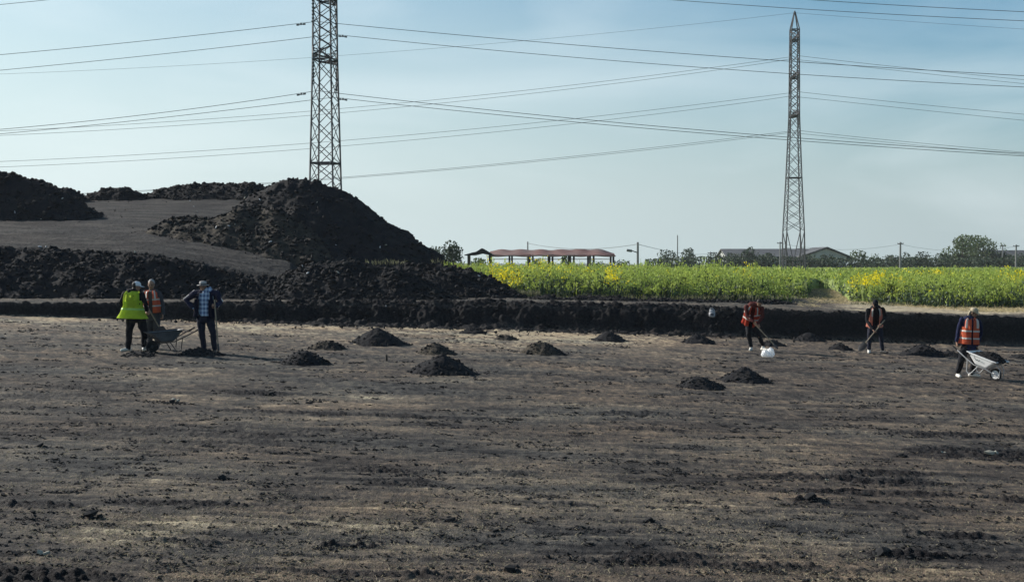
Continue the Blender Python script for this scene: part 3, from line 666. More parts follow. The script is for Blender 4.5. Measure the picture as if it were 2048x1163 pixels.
def pylon(cx, cy, scale_px, rows, levels, arms, rz, label, armlen, drop, base_z):
    """rows: (z, width) profile; levels: list of panel heights; arms: heights of cross-arms"""
    root = empty('lattice_pylon', (cx, cy, base_z), rz); tag(root, label, 'pylon')
    zz = [r[0] for r in rows]; ww = [r[1] for r in rows]
    def wd(z): return float(np.interp(z, zz, ww)) / 2
    def cor(z, k): s = [(-1, -1), (1, -1), (1, 1), (-1, 1)][k % 4]; w = wd(z); return Vector((s[0] * w, s[1] * w, z))
    zt = zz[-1]
    brk = sorted(set(zz))
    for k in range(4):
        bm = bmesh.new()
        for a, b in zip(brk[:-1], brk[1:]): beam(bm, cor(a, k), cor(b, k), 0.11)
        bmobj('leg', bm, M_steel, root)
    bm = bmesh.new()
    for i, (a, b) in enumerate(zip(levels[:-1], levels[1:])):
        for k in range(4):
            if i == 0:      # splayed K bracing at the foot
                mid = (cor(b, k) + cor(b, k + 1)) / 2; mid.z = a + (b - a) * .02
                md = (cor(a + (b - a) * .0, k) + cor(a, k + 1)) / 2; md.z = a + (b - a) * 0.1
                beam(bm, cor(b, k), md, .08); beam(bm, cor(b, k + 1), md, .08)
                for q in (.35, .62):
                    pz = a + (b - a) * q
                    beam(bm, cor(pz, k), cor(b, k).lerp(md, (b - pz) / (b - md.z)), .05); beam(bm, cor(pz, k + 1), cor(b, k + 1).lerp(md, (b - pz) / (b - md.z)), .05)
            else:
                beam(bm, cor(a, k), cor(b, k + 1), .05); beam(bm, cor(a, k + 1), cor(b, k), .05)
    bmobj('bracing', bm, M_steel, root)
    for z in levels:
        if z in arms or abs(z - levels[-1]) < .01 or z in HOR:
            bm = bmesh.new()
            for k in range(4): beam(bm, cor(z, k), cor(z, k + 1), .09)
            beam(bm, cor(z, 0), cor(z, 2), .05)
            bmobj('horizontal_member', bm, M_steel, root)
    bm = bmesh.new(); beam(bm, cor(levels[-1], 0), (0, 0, zt + .15), .09); beam(bm, cor(levels[-1], 1), (0, 0, zt + .15), .09); beam(bm, cor(levels[-1], 2), (0, 0, zt + .15), .09); beam(bm, cor(levels[-1], 3), (0, 0, zt + .15), .09)
    bmobj('peak', bm, M_steel, root)
    tips = {}
    for z in arms:
        for s in (-1, 1):
            bm = bmesh.new(); tip = Vector((0, s * (armlen + wd(z)), z + 0.05)); w = wd(z)
            for e in (-1, 1):
                beam(bm, (e * w, s * w, z), tip, .08); beam(bm, (e * w, s * w, z + 1.0), tip, .08)
            for q in (.3, .6):
                a = Vector((-w, s * w, z)).lerp(tip, q); b = Vector((w, s * w, z)).lerp(tip, q); c = Vector((-w, s * w, z + 1)).lerp(tip, q); d = Vector((w, s * w, z + 1)).lerp(tip, q)
                for e, f in ((a, b), (a, c), (b, d), (c, d), (a, d)): beam(bm, e, f, .045)
            arm = bmobj('cross_arm', bm, M_rust, root)
            bm = bmesh.new(); prof = []
            nd = 7
            lathe(bm, [(0.02, tip.z), (0.02, tip.z - .25)], 6, Matrix.Translation((0, tip.y, 0)))
            for q in range(nd):
                z0 = tip.z - .25 - q * (drop - .35) / nd; z1 = z0 - (drop - .35) / nd
                lathe(bm, [(0.04, z0), (0.13, (z0 + z1) / 2), (0.04, z1)], 8, Matrix.Translation((0, tip.y, 0)))
            lathe(bm, [(0.025, tip.z - drop + .1), (0.025, tip.z - drop)], 6, Matrix.Translation((0, tip.y, 0)))
            beam(bm, (-.14, tip.y, tip.z - drop), (.14, tip.y, tip.z - drop), .06)
            bmobj('insulator_string', bm, M_glass, root)
    return root
def hz(py, D): return CAMZ + (HY - py) / F * D
HOR = []
# farther pylon, 160 m off, arms end-on to the camera
D2 = 160.0; B2 = 0.55; z2 = lambda py: hz(py, D2) - B2
c2 = P(1588, 300, D2)
m2 = D2 / F
rows2 = [(0, 41 * m2), (z2(530), 38 * m2), (z2(462), 35 * m2), (z2(356), 26 * m2), (z2(233), 17.5 * m2), (z2(62), 15.5 * m2), (z2(27), 1.5 * m2)]
lv2 = [0, z2(462), z2(441), z2(419), z2(397), z2(376), z2(356), z2(331), z2(306), z2(281), z2(257), z2(234)] + [z2(234 - 77 * k / 5) for k in range(1, 5)] + [z2(157)] + [z2(157 - 74 * k / 5) for k in range(1, 5)] + [z2(83), z2(72), z2(62)]
HOR = [z2(356)]
pylon(c2.x, D2, m2, rows2, lv2, [z2(234), z2(157), z2(83)], 0.0, 'whole slim lattice pylon with pointed top, farther away on the right', 1.9, 1.85, B2)
bm = bmesh.new(); zt = z2(27) + B2
beam(bm, (c2.x - 1.1, D2, zt + .02), (c2.x + 1.1, D2, zt + .02), .06)
# nearer pylon, its top above the frame
D1 = 97.0; B1 = 0.62; z1 = lambda py: hz(py, D1) - B1
c1 = P(651, 340, D1); m1 = D1 / F
rows1 = [(0, 57 * m1), (z1(355), 47.5 * m1), (z1(122), 38 * m1), (z1(2), 36 * m1), (z1(-230), 31 * m1), (z1(-300), 2 * m1)]
lv1 = [0, z1(470), z1(435), z1(400), z1(363), z1(327), z1(286), z1(245), z1(204), z1(163), z1(122)] + [z1(122 - 24 * k) for k in range(1, 5)] + [z1(2)] + [z1(2 - 24 * k) for k in range(1, 5)] + [z1(-118), z1(-160), z1(-195), z1(-230)]
HOR = [z1(327)]
pylon(c1.x, D1, m1, rows1, lv1, [z1(122), z1(2), z1(-118)], R(-11.6), 'nearer wide lattice pylon rising out of the top of the photo behind the black heaps', 1.9, 2.3, B1)

# ------------------------------------------------------------------ cables
def cable(name, pts_l, pts_r, line, off, rad, label, group, dampers=()):
    """pts: pixels along the cable; line: (x, y, angle) of the plan line; off: distance beyond the line"""
    X1, Y1, ang = line; c, s = math.cos(ang), math.sin(ang)
    ox, oy = X1 - s * off, Y1 + c * off
    def par(px):
        u = (px - 1024) / F; return (u * oy - ox) / (c - u * s)
    def pt(px, py):
        t = par(px); return t, P(px, py, oy + t * s).z
    segs = []
    for pts, sgn in ((pts_l, -1), (pts_r, 1)):
        q = np.array([pt(*p) for p in pts]); t, z = q[:, 0], q[:, 1]
        if len(q) >= 3:
            co = np.polyfit(t, z, 2)
            if co[0] < 0.0002: co = np.append([0.0003], np.polyfit(t, z - 0.0003 * t * t, 1))
        else: co = np.append([0.0006], np.polyfit(t, z - 0.0006 * t * t, 1))
        segs.append((co, sgn))
    tj = 0.0
    zj = (np.polyval(segs[0][0], 0) + np.polyval(segs[1][0], 0)) / 2
    P3 = []
    for (co, sgn) in segs:
        d = zj - np.polyval(co, 0)
        tt = 150 * np.linspace(0, 1, 64) ** 1.9 * sgn
        row = [(ox + t * c, oy + t * s, float(np.polyval(co, t) + d * math.exp(-abs(t) / 4))) for t in tt]
        P3 = (row[::-1][:-1] + P3) if False else P3 + [row]
    path = P3[0][::-1][:-1] + P3[1]
    mid = Vector(path[63]); n = 5
    pv = np.array(path) - np.array(mid[:])
    a = np.arange(n) * 2 * PI / n
    ring = np.stack([np.zeros(n) , np.cos(a), np.sin(a)], -1) * rad
    V = (pv[:, None, :] + ring[None]).reshape(-1, 3)
    o = link('power_cable', npmesh('power_cable', V, gridfaces(len(path), n, True), smooth=True), M_wire, loc=mid)
    tag(o, label, 'cable', group)
    for dx in dampers:
        t = par(dx); k = min(range(len(path)), key=lambda i: abs(path[i][0] - (ox + t * c))); bm = bmesh.new(); q = Vector(path[k]) - mid
        sl = (Vector(path[min(k + 1, len(path) - 1)]) - Vector(path[max(k - 1, 0)])).normalized()
        for e in (-1, 1): beam(bm, q + sl * e * .36 - Vector((0, 0, .10)), q + sl * e * .16 - Vector((0, 0, .10)), .09, 8)
        beam(bm, q - sl * .3 - Vector((0, 0, .10)), q + sl * .3 - Vector((0, 0, .10)), .05); beam(bm, q + Vector((0, 0, .04)), q - Vector((0, 0, .14)), .08)
        bmobj('vibration_damper', bm, M_rust, o)
    return o
LA = (c1.x, D1, R(-6.0)); GA = 'cables of the nearer power line'
AO = 1.9 + 0.75
cable('c', [(0, 110), (320, 79), (620, 45)], [(676, 47), (1024, 80), (1587, 123), (2048, 152)], LA, -AO, .022, 'upper cable of the top visible pair on the nearer pylon', GA, (600,))
cable('c', [(0, 141), (320, 109), (620, 75)], [(676, 70), (1024, 103), (1587, 149), (2048, 174)], LA, AO, .022, 'lower cable of the top visible pair on the nearer pylon', GA, (692,))
cable('c', [(0, 259), (320, 226), (615, 185)], [(676, 186), (1024, 225), (1587, 275), (2048, 307)], LA, -AO, .022, 'upper cable of the lower pair on the nearer pylon', GA, (608,))
cable('c', [(0, 268), (320, 236), (620, 200)], [(680, 197), (1024, 232), (1587, 281), (2048, 312)], LA, AO, .022, 'lower cable of the lower pair on the nearer pylon', GA, (685,))
cable('c', [(0, 10), (110, -1), (640, -62)], [(676, -62), (1350, 0), (1587, 18), (2048, 42)], LA, AO, .022, 'dark cable crossing the top right corner just over the farther pylon', GA)
cable('c', [(0, -20), (320, -52), (640, -88)], [(676, -88), (1620, 0), (1830, 13), (2048, 24)], LA, -AO, .022, 'highest cable, cutting across the extreme top right corner', GA)
LB = (c2.x, D2, 0.0); GB = 'cables of the farther power line'
cable('c', [(0, 148), (625, 117), (1024, 82), (1575, 28)], [(1602, 28), (1830, 42), (2048, 60)], LB, 0, .016, 'faint earth wire at the tip of the farther pylon', GB)
BO = 1.9 + 0.55
cable('c', [(0, 262), (670, 218), (1024, 184), (1575, 114)], [(1602, 113), (1830, 138), (2048, 160)], LB, -BO, .024, 'upper faint cable of the top arm of the farther pylon', GB)
cable('c', [(0, 271), (670, 227), (1024, 191), (1575, 120)], [(1602, 120), (1830, 145), (2048, 168)], LB, BO, .024, 'lower faint cable of the top arm of the farther pylon', GB)
cable('c', [(0, 323), (690, 281), (1024, 250), (1575, 186)], [(1602, 185), (1830, 208), (2048, 229)], LB, -BO, .024, 'upper faint cable of the middle arm of the farther pylon', GB)
cable('c', [(0, 334), (690, 292), (1024, 260), (1575, 194)], [(1602, 194), (1830, 219), (2048, 241)], LB, BO, .024, 'lower faint cable of the middle arm of the farther pylon', GB)
cable('c', [(300, 380), (690, 354), (1024, 325), (1575, 262)], [(1602, 263), (1830, 285), (2048, 305)], LB, -BO, .024, 'upper of the two lowest cables on the farther pylon', GB)
cable('c', [(300, 382), (690, 356), (1024, 328), (1575, 266)], [(1602, 267), (1830, 290), (2048, 310)], LB, BO, .024, 'lower of the two lowest cables on the farther pylon', GB)

# ------------------------------------------------------------------ far background
M_bark = mat('bark', (0.07, 0.06, 0.05), 0.9)
M_fol = mat('tree_foliage', (0.046, 0.068, 0.040), 0.7, transl=0.25, rnd=0.5)
M_fol2 = mat('light_tree_foliage', (0.085, 0.12, 0.05), 0.7, transl=0.3, rnd=0.5)
def crown_mesh(w, h, seed, mtl, leaf=0.34, n=1500, low=0.25):
    g = np.random.default_rng(seed); nb = 9 + int(w)
    cb = np.stack([g.uniform(-.36, .36, nb) * w, g.uniform(-.3, .3, nb) * w, (low + g.uniform(0, 1, nb) * (1 - low) * .82) * h], -1)
    rb = g.uniform(.17, .29, nb) * min(w, h * 1.5) * np.clip(1.15 - np.abs(cb[:, 2] / h - .5), .5, 1)
    cb[:, 0] *= np.clip(1.35 - (cb[:, 2] / h), .45, 1)
    k = g.integers(0, nb, n); d = g.normal(0, 1, (n, 3)); d /= np.linalg.norm(d, axis=1)[:, None]
    c = cb[k] + d * (rb[k] * g.uniform(.55, 1.1, n) ** .6)[:, None]; c[:, 2] = np.clip(c[:, 2], .15, h * 1.02)
    return qmesh('crown', [leaves(c, leaf * g.uniform(.6, 1.5, n), leaf * .7 * g.uniform(.6, 1.4, n), 0.2, g, .9)], [mtl]), cb
def tree(name, px, ytop, w_px, D, label, group, seed, mtl, leaf=0.34, n=1500, low=.25, bz=None):
    p = P(px, HY, D); z0 = gz(p.x, D) if bz is None else bz
    w = w_px / F * D; h = hz(ytop, D) - z0
    root = empty(name, (p.x, D, z0)); tag(root, label, 'tree' if name == 'tree' else 'bush', group)
    me, cb = crown_mesh(w, h, seed, mtl, leaf, n, low)
    bm = bmesh.new(); beam(bm, (0, 0, -.2), (0.05 * w, 0, h * .45), max(.08, h * .035), 7)
    for q in cb[:6]: beam(bm, (0.04 * w, 0, h * .3), tuple(q), max(.04, h * .014), 5)
    bmobj('trunk', bm, M_bark, root); link('crown', me, None, root)
    return root
TG = 'trees and bushes along the far field edge'
TR = [('tree', 893, 480, 66, 130, 'round dark tree rising behind the right foot of the tallest black heap', 1, M_fol, .26, 1500, .15),
      ('tree', 862, 482, 40, 134, 'smaller tree half hidden by the black slope, left of the round one', 2, M_fol, .26, 700, .3),
      ('tree', 1921, 473, 58, 285, 'tall narrow tree, left half of the big clump on the right', 3, M_fol2, .5, 2000, .05),
      ('tree', 1960, 474, 76, 292, 'widest tree of the big clump on the right', 44, M_fol2, .5, 2000, .1),
      ('tree', 1990, 500, 40, 288, 'dark low tree at the right foot of the big clump', 5, M_fol, .45, 900, .05),
      ('tree', 1333, 502, 36, 290, 'leftmost dark round tree of the far row, right of the lamp pole', 6, M_fol, .42, 700, .1),
      ('tree', 1377, 498, 38, 290, 'second dark round tree of the far row, by the thin mast', 7, M_fol, .42, 800, .1),
      ('tree', 1432, 508, 36, 290, 'low dark tree just left of the long barn', 8, M_fol, .42, 600, .05),
      ('tree', 1501, 487, 34, 275, 'tree standing tall in front of the left end of the barn roof', 9, M_fol, .42, 900, .1),
      ('bush', 1470, 509, 50, 278, 'wide dark bush in front of the left end of the barn', 10, M_fol, .42, 800, .02),
      ('bush', 1535, 509, 44, 278, 'dark bush in front of the barn, left of the farther pylon', 11, M_fol, .42, 800, .02),
      ('bush', 1612, 512, 46, 278, 'dark bush behind the legs of the farther pylon', 12, M_fol, .42, 800, .02),
      ('bush', 1655, 512, 48, 276, 'dark bush under the white gable of the barn', 13, M_fol, .42, 800, .02),
      ('tree', 1718, 502, 32, 280, 'thin pale tree at the right end of the barn', 14, M_fol2, .42, 500, .1),
      ('bush', 1750, 510, 34, 280, 'greyish green bush right of the barn', 15, M_fol2, .42, 600, .02),
      ('bush', 1782, 513, 44, 280, 'low bush left of the tall pole beyond the field', 16, M_fol, .42, 700, .02),
      ('tree', 1812, 507, 34, 285, 'small tree just right of the tall pole beyond the field', 17, M_fol, .42, 600, .05),
      ('tree', 1845, 506, 36, 285, 'middle one of the three small trees before the big clump', 18, M_fol, .42, 600, .05),
      ('tree', 1882, 509, 36, 285, 'small tree nearest to the big clump on its left', 19, M_fol, .42, 600, .05),
      ('bush', 2016, 512, 40, 285, 'dark bush in front of the grey roofed house', 20, M_fol, .42, 700, .02),
      ('tree', 2052, 500, 30, 292, 'dark treetop at the right edge of the photo over the grey roof', 21, M_fol, .42, 500, .05),
      ('bush', 1070, 515, 28, 128, 'dark bush under the left half of the red-roofed shelter', 22, M_fol, .22, 500, .1),
      ('bush', 1132, 508, 30, 126, 'pale round bush under the right half of the red-roofed shelter', 23, M_fol2, .22, 500, .2),
      ('bush', 1245, 517, 40, 132, 'low dark bush just right of the red-roofed shelter', 24, M_fol, .22, 400, .1),
      ('bush', 955, 516, 46, 116, 'green bush below the dark left canopy of the shelter', 25, M_fol2, .22, 600, .1),
      ('bush', 1195, 516, 40, 136, 'flat dark bush behind the right posts of the shelter', 26, M_fol, .22, 300, .2)]
for (nm, px, yt, w, D, lab, sd_, mt_, lf, n, low) in TR:
    if px > 1300: w *= 1.3; yt -= 2; n = int(n * 1.4)
    tree(nm, px, yt, w, D, lab, TG, 700 + sd_, mt_, lf, n, low)
# hedge row as one belt
g = np.random.default_rng(760)
n = 9000; px = g.uniform(1290, 2240, n); D = g.uniform(270, 276, n); X = (px - 1024) / F * D
hh = 2.9 + 1.2 * fbm(X * .12, X * 0, 761, 3)
c = np.stack([X, D, gzv(X, D) + g.random(n) * hh], -1)
o = link('hedge', qmesh('hedge', [leaves(c, np.full(n, .6), np.full(n, .42), .2, g, .8)], [M_fol])); tag(o, 'long low dark hedge at the far edge of the field', 'hedge')

# long barn with a pale gable
M_roof = mat('grey_roof', (0.11, 0.112, 0.118), 0.8, var=0.35, vscale=.4)
M_wall = mat('whitewashed_wall', (0.42, 0.43, 0.42), 0.85, var=0.3, vscale=.5)
M_dark = mat('dark_opening', (0.015, 0.016, 0.02), 0.8)
def box(bm, x0, x1, y0, y1, z0, z1):
    v = [bm.verts.new(p) for p in ((x0, y0, z0), (x1, y0, z0), (x1, y1, z0), (x0, y1, z0), (x0, y0, z1), (x1, y0, z1), (x1, y1, z1), (x0, y1, z1))]
    for f in ((3, 2, 1, 0), (4, 5, 6, 7), (0, 1, 5, 4), (1, 2, 6, 5), (2, 3, 7, 6), (3, 0, 4, 7)): bm.faces.new([v[i] for i in f])
def prism(bm, poly, y0, y1, ax='y'):
    def q(p, t): return (p[0], t, p[1]) if ax == 'y' else (t, p[0], p[1])
    a = [bm.verts.new(q(p, y0)) for p in poly]; b = [bm.verts.new(q(p, y1)) for p in poly]; n = len(poly)
    bm.faces.new(a); bm.faces.new(b[::-1])
    for k in range(n): bm.faces.new((a[k], b[k], b[(k + 1) % n], a[(k + 1) % n]))
def barn(px0, px1, pyr, pye, D, depth, gable_px, label, name='barn', rz=0, openings=4):
    p0 = P(px0, HY, D); p1 = P(px1, HY, D); zb = gz(p0.x, D); root = empty(name, ((p0.x + p1.x) / 2, D, zb), rz); tag(root, label, 'building')
    Lh = (p1.x - p0.x) / 2; zr = hz(pyr, D) - zb; ze = hz(pye, D) - zb; d = depth
    bm = bmesh.new(); prism(bm, [(0.6, 0), (d - .6, 0), (d - .6, ze), (d / 2, zr - .25), (.6, ze)], -Lh + .5, Lh - .5, 'x'); bmobj('wall', bm, M_wall, root)
    bm = bmesh.new()
    for s in (0, 1):
        y0, y1 = (0, d / 2) if s == 0 else (d, d / 2)
        a = [(y0, ze - .15), (y1, zr - .0), (y1, zr + .18), (y0, ze + .03)]
        prism(bm, a, -Lh, Lh, 'x')
    bmobj('roof', bm, M_roof, root)
    for k in range(openings):
        x = -Lh + (k + .7) * 2 * Lh / (openings + .4); bm = bmesh.new(); box(bm, x - .9, x + .9, .52, .66, 1.0, min(ze - .3, 2.6)); bmobj('window', bm, M_dark, root)
    return root, Lh, zr, ze
barn(1452, 1660, 498, 513, 300, 16, 0, 'long low barn with a grey roof behind the farther pylon')
# gabled hall butting on at the right, its gable towards us
Dg = 296; pg = P(1655, HY, Dg); zb = gz(pg.x, Dg); root = empty('gabled_hall', (pg.x, Dg, zb)); tag(root, 'wide gabled hall with pale wall and dark overhanging roof, right of the farther pylon', 'building')
wl = 55 / F * Dg; wr = 64 / F * Dg; zr = hz(494.5, Dg) - zb; ze = hz(517, Dg) - zb
bm = bmesh.new(); prism(bm, [(-wl * .8, 0), (wr * .62, 0), (wr * .62, ze + .6), (0, zr - .3), (-wl * .8, ze + .6)], .8, 14); bmobj('wall', bm, M_wall, root)
bm = bmesh.new(); prism(bm, [(-wl, ze + .35), (0, zr - .12), (0, zr + .15), (-wl, ze + .6)], 0, 15); prism(bm, [(wr, ze - .45), (0, zr - .12), (0, zr + .15), (wr, ze - .2)], 0, 15.01); bmobj('roof', bm, M_roof, root)
bm = bmesh.new(); box(bm, -2.6, -.6, .7, .84, 0, 2.4); bmobj('door', bm, M_dark, root)
barn(1990, 2150, 501, 520, 300, 12, 0, 'grey roofed house at the right edge beyond the field', 'house', openings=3)
barn(1950, 1998, 519, 526, 282, 5, 0, 'low shed with a pale roof at the foot of the big tree clump', 'shed', openings=1)
barn(1820, 1862, 519, 525, 284, 5, 0, 'small low shed with a pale roof among the three small trees', 'shed', openings=1)

# poles
M_conc = mat('concrete_pole', (0.20, 0.20, 0.20), 0.85, var=.2)
def pole(px, ytop, D, wpx, label, lamp=False, bars=1, name='utility_pole'):
    p = P(px, HY, D); zb = gz(p.x, D); h = hz(ytop, D) - zb; root = empty(name, (p.x, D, zb)); tag(root, label, 'pole', 'poles beyond the crop')
    w = wpx / F * D / 2; bm = bmesh.new(); lathe(bm, [(w * 1.25, -.3), (w, h * .6), (w * .85, h)], 10); bmobj('post', bm, M_conc, root)
    for k in range(bars):
        bm = bmesh.new(); z = h - .35 - k * .7; beam(bm, (-.65, -.05, z), (.65, -.05, z), .12); bmobj('cross_bar', bm, M_rust, root)
        for x in (-.6, 0.25, .6):
            bm = bmesh.new(); lathe(bm, [(.03, z), (.07, z + .12), (.05, z + .24)], 8, Matrix.Translation((x, -.05, 0))); bmobj('insulator', bm, M_glass, root)
    if lamp:
        bm = bmesh.new(); beam(bm, (0, 0, h - 1.1), (-.75, 0, h - .85), .07); bmobj('lamp_arm', bm, M_rust, root)
        bm = bmesh.new(); beam(bm, (-.6, 0, h - .92), (-1.15, 0, h - .84), .2, 6); bmobj('lamp_head', bm, M_conc, root)
    return root
pole(1055.5, 483, 145, 2.8, 'thin pole rising through the red roof of the shelter', bars=0)
pole(1275.5, 484, 125, 4.6, 'stout pole with a small lamp arm, right of the shelter', lamp=True, bars=0)
pole(1355, 470, 285, 2.2, 'slender mast with a small head, tallest thing in the far tree row', bars=0)
pole(1421, 503, 285, 2.0, 'very short thin pole left of the long barn', bars=1)
pole(1560, 483, 262, 2.6, 'pole close left of the farther pylon in front of the barn')
pole(1800.5, 484, 262, 4.0, 'tall pole beyond the field, midway between barn and big tree clump')
pole(2005, 489, 275, 2.2, 'faint thin pole over the grey roof right of the big tree clump')
pole(2032, 489, 262, 3.4, 'dark pole in front of the grey roofed house by the right edge')
def thinwire(a, b, sag, label):
    pa, pb = P(*a), P(*b); n = 20; path = []
    for k in range(n + 1):
        t = k / n; q = pa.lerp(pb, t); q.z -= 4 * sag * t * (1 - t); path.append(q)
    mid = pa.copy(); bm = bmesh.new()
    for u, v in zip(path[:-1], path[1:]): beam(bm, u - mid, v - mid, .032)
    o = bmobj('overhead_wire', bm, M_wire, loc=mid); tag(o, label, 'wire', 'thin wires between the far poles')
thinwire((1560, 486, 262), (1800, 488, 262), 1.3, 'thin sagging wire from the pole by the pylon to the tall pole')
thinwire((1800, 488, 262), (2032, 492, 262), 1.3, 'thin sagging wire from the tall pole to the dark pole at the right')
thinwire((1055, 486, 145), (1275, 488, 125), .6, 'thin wire above the red roof between its pole and the lamp pole')
thinwire((1275, 488, 125), (1421, 506, 285), .6, 'thin wire leading right from the lamp pole')

# red-roofed open shelter
DS = 140.0; zb = gz(P(1085, HY, DS).x, DS); p = P(1085, HY, DS); root = empty('open_shelter', (p.x, DS, zb)); tag(root, 'long open shelter with a wavy dull red roof on dark posts', 'shelter')
M_tile = mat('dull_red_roofing', (0.21, 0.105, 0.09), 0.8, var=.5, vscale=.5, col2=(0.24, 0.17, 0.15))
M_post = mat('dark_timber', (0.05, 0.045, 0.04), 0.85)
sx_ = lambda px: (px - 1085) / F * DS
nx = 121; xs = np.linspace(sx_(980), sx_(1228), nx); pxs = np.linspace(980, 1228, nx)
rid = np.interp(pxs, [980, 1002, 1022, 1042, 1062, 1082, 1102, 1120, 1142, 1160, 1180, 1192, 1202, 1228], [503, 498, 500.5, 498, 500.5, 498, 501, 498, 500, 497, 500, 498, 498, 507])
rid = np.convolve(np.pad(rid, 3, mode='edge'), np.ones(7) / 7, 'valid')
eav = 510.5 + .8 * np.sin(np.arange(nx) * .23)
zr_ = hz(rid, DS + 2) - zb; zf = hz(eav, DS - .5) - zb
rowsV = []
for (yy, zv) in ((-2.2, zf), (-1.1, zf * .45 + zr_ * .55 - .06), (0, zr_), (1.1, zf * .45 + zr_ * .55 - .06), (2.2, zf)):
    rowsV.append(np.stack([xs, np.full(nx, yy), zv], -1))
for (yy, zv) in ((2.2, zf - .12), (0, zr_ - .12), (-2.2, zf - .12)):
    rowsV.append(np.stack([xs, np.full(nx, yy), zv], -1))
V = np.concatenate(rowsV); nr = len(rowsV)
f = gridfaces(nr, nx); f2 = np.stack([(nr - 1) * nx + np.arange(nx - 1), (nr - 1) * nx + 1 + np.arange(nx - 1), 1 + np.arange(nx - 1), np.arange(nx - 1)], -1)
link('roof', npmesh('roof', V, np.vstack([f, f2])), M_tile, root)
for px in (982, 1019, 1024, 1059, 1065, 1098, 1104, 1139, 1146, 1178, 1185, 1224):
    for yy in (-1.9,) if px in (1024, 1065, 1104, 1146, 1185) else (-1.9, 1.9):
        bm = bmesh.new(); box(bm, sx_(px) - .11, sx_(px) + .11, yy - .11, yy + .11, -.2, hz(509, DS) - zb); bmobj('post', bm, M_post, root)
bm = bmesh.new()
for yy in (-1.9, 1.9): box(bm, sx_(982), sx_(1224), yy - .07, yy + .07, hz(511, DS) - zb, hz(509.3, DS) - zb)
bmobj('beam', bm, M_post, root)
bm = bmesh.new()
for z in (0.9, 1.5, 2.1): beam(bm, (sx_(985), 1.9, z), (sx_(1222), 1.9, z), .06)
bmobj('rail', bm, mat('pale_rail', (.5, .5, .5), .7), root)
# dark canopy at its left end
Dk = 138; pk = P(958, HY, Dk); zk = gz(pk.x, Dk); root = empty('dark_canopy', (pk.x, Dk, zk)); tag(root, 'small dark peaked canopy on posts adjoining the left end of the red-roofed shelter', 'canopy')
kx = lambda px: (px - 958) / F * Dk
bm = bmesh.new(); pts = [(930, 509.5), (945, 505), (953, 503.5), (964, 496.5), (968, 497.5), (984, 507)]
prism(bm, [(kx(a), hz(b, Dk) - zk) for a, b in pts] + [(kx(984), hz(511, Dk) - zk), (kx(965), hz(507, Dk) - zk), (kx(950), hz(510.5, Dk) - zk), (kx(930), hz(510.8, Dk) - zk)], -1.8, 1.8); bmobj('roof', bm, M_dark, root)
for px in (938, 980):
    for yy in (-1.6, 1.6): bm = bmesh.new(); box(bm, kx(px) - .12, kx(px) + .12, yy - .12, yy + .12, -.2, hz(509.6, Dk) - zk); bmobj('post', bm, M_post, root)

# stakes on the floor
for (px, yb, yt, D_, lab) in ((773, 722, 708, None, 'short dark stake standing in the floor between the small heaps'), (1098, 636, 612, 44.6, 'thin pale rod stuck in the pit rim near the centre')):
    p = PF(px, yb) if D_ is None else P(px, yb, D_); D = p.y; h = (yb - yt) / F * D; bm = bmesh.new()
    lathe(bm, [(.012, -.1), (.016 if D_ else .03, 0), (.014 if D_ else .028, h * .9), (.004, h)], 6); o = bmobj('stake', bm, M_white if D_ else M_post, loc=p); tag(o, lab, 'stake')

# ------------------------------------------------------------------ people and tools
M_skin = mat('skin', (0.26, 0.15, 0.10), 0.6, spec=0.35)
M_eye = mat('eye_dark', (0.02, 0.015, 0.012), 0.3)
M_hair = mat('dark_hair', (0.02, 0.017, 0.015), 0.7)
def cloth(name, col, **k):
    return mat(name, col, k.pop('rough', 0.85), spec=0.15, bump=k.pop('bump', 0.012), bscale=k.pop('bscale', 16), var=k.pop('var', .2), vscale=6, **k)
C_lime = cloth('lime_vest', (0.82, 0.97, 0.16), transl=.6)
C_orange = cloth('orange_vest', (0.97, 0.32, 0.18), transl=.5)
C_orange2 = cloth('pale_orange_vest', (0.92, 0.48, 0.36), transl=.4)
C_red = cloth('red_vest', (0.66, 0.12, 0.07), transl=.35)
C_band = mat('reflective_band', (0.72, 0.72, 0.66), 0.4, spec=.5)
C_limeband = mat('yellow_reflective_band', (0.60, 0.85, 0.30), 0.4, spec=.5)
C_black = cloth('black_cloth', (0.012, 0.013, 0.017))
C_navy = cloth('navy_cloth', (0.016, 0.019, 0.045))
C_blue = cloth('blue_sleeve', (0.012, 0.016, 0.050))
C_jeans = cloth('dark_jeans', (0.017, 0.020, 0.034))
C_grey = cloth('grey_cloth', (0.06, 0.062, 0.07))
C_beige = cloth('beige_cap', (0.45, 0.38, 0.27))
C_white = cloth('white_cap', (0.72, 0.74, 0.76))
C_scarf = cloth('pale_headscarf', (0.36, 0.35, 0.34))
C_shoe = mat('pale_shoe', (0.62, 0.60, 0.55), 0.6)
C_dshoe = mat('dark_shoe', (0.03, 0.03, 0.03), 0.6)
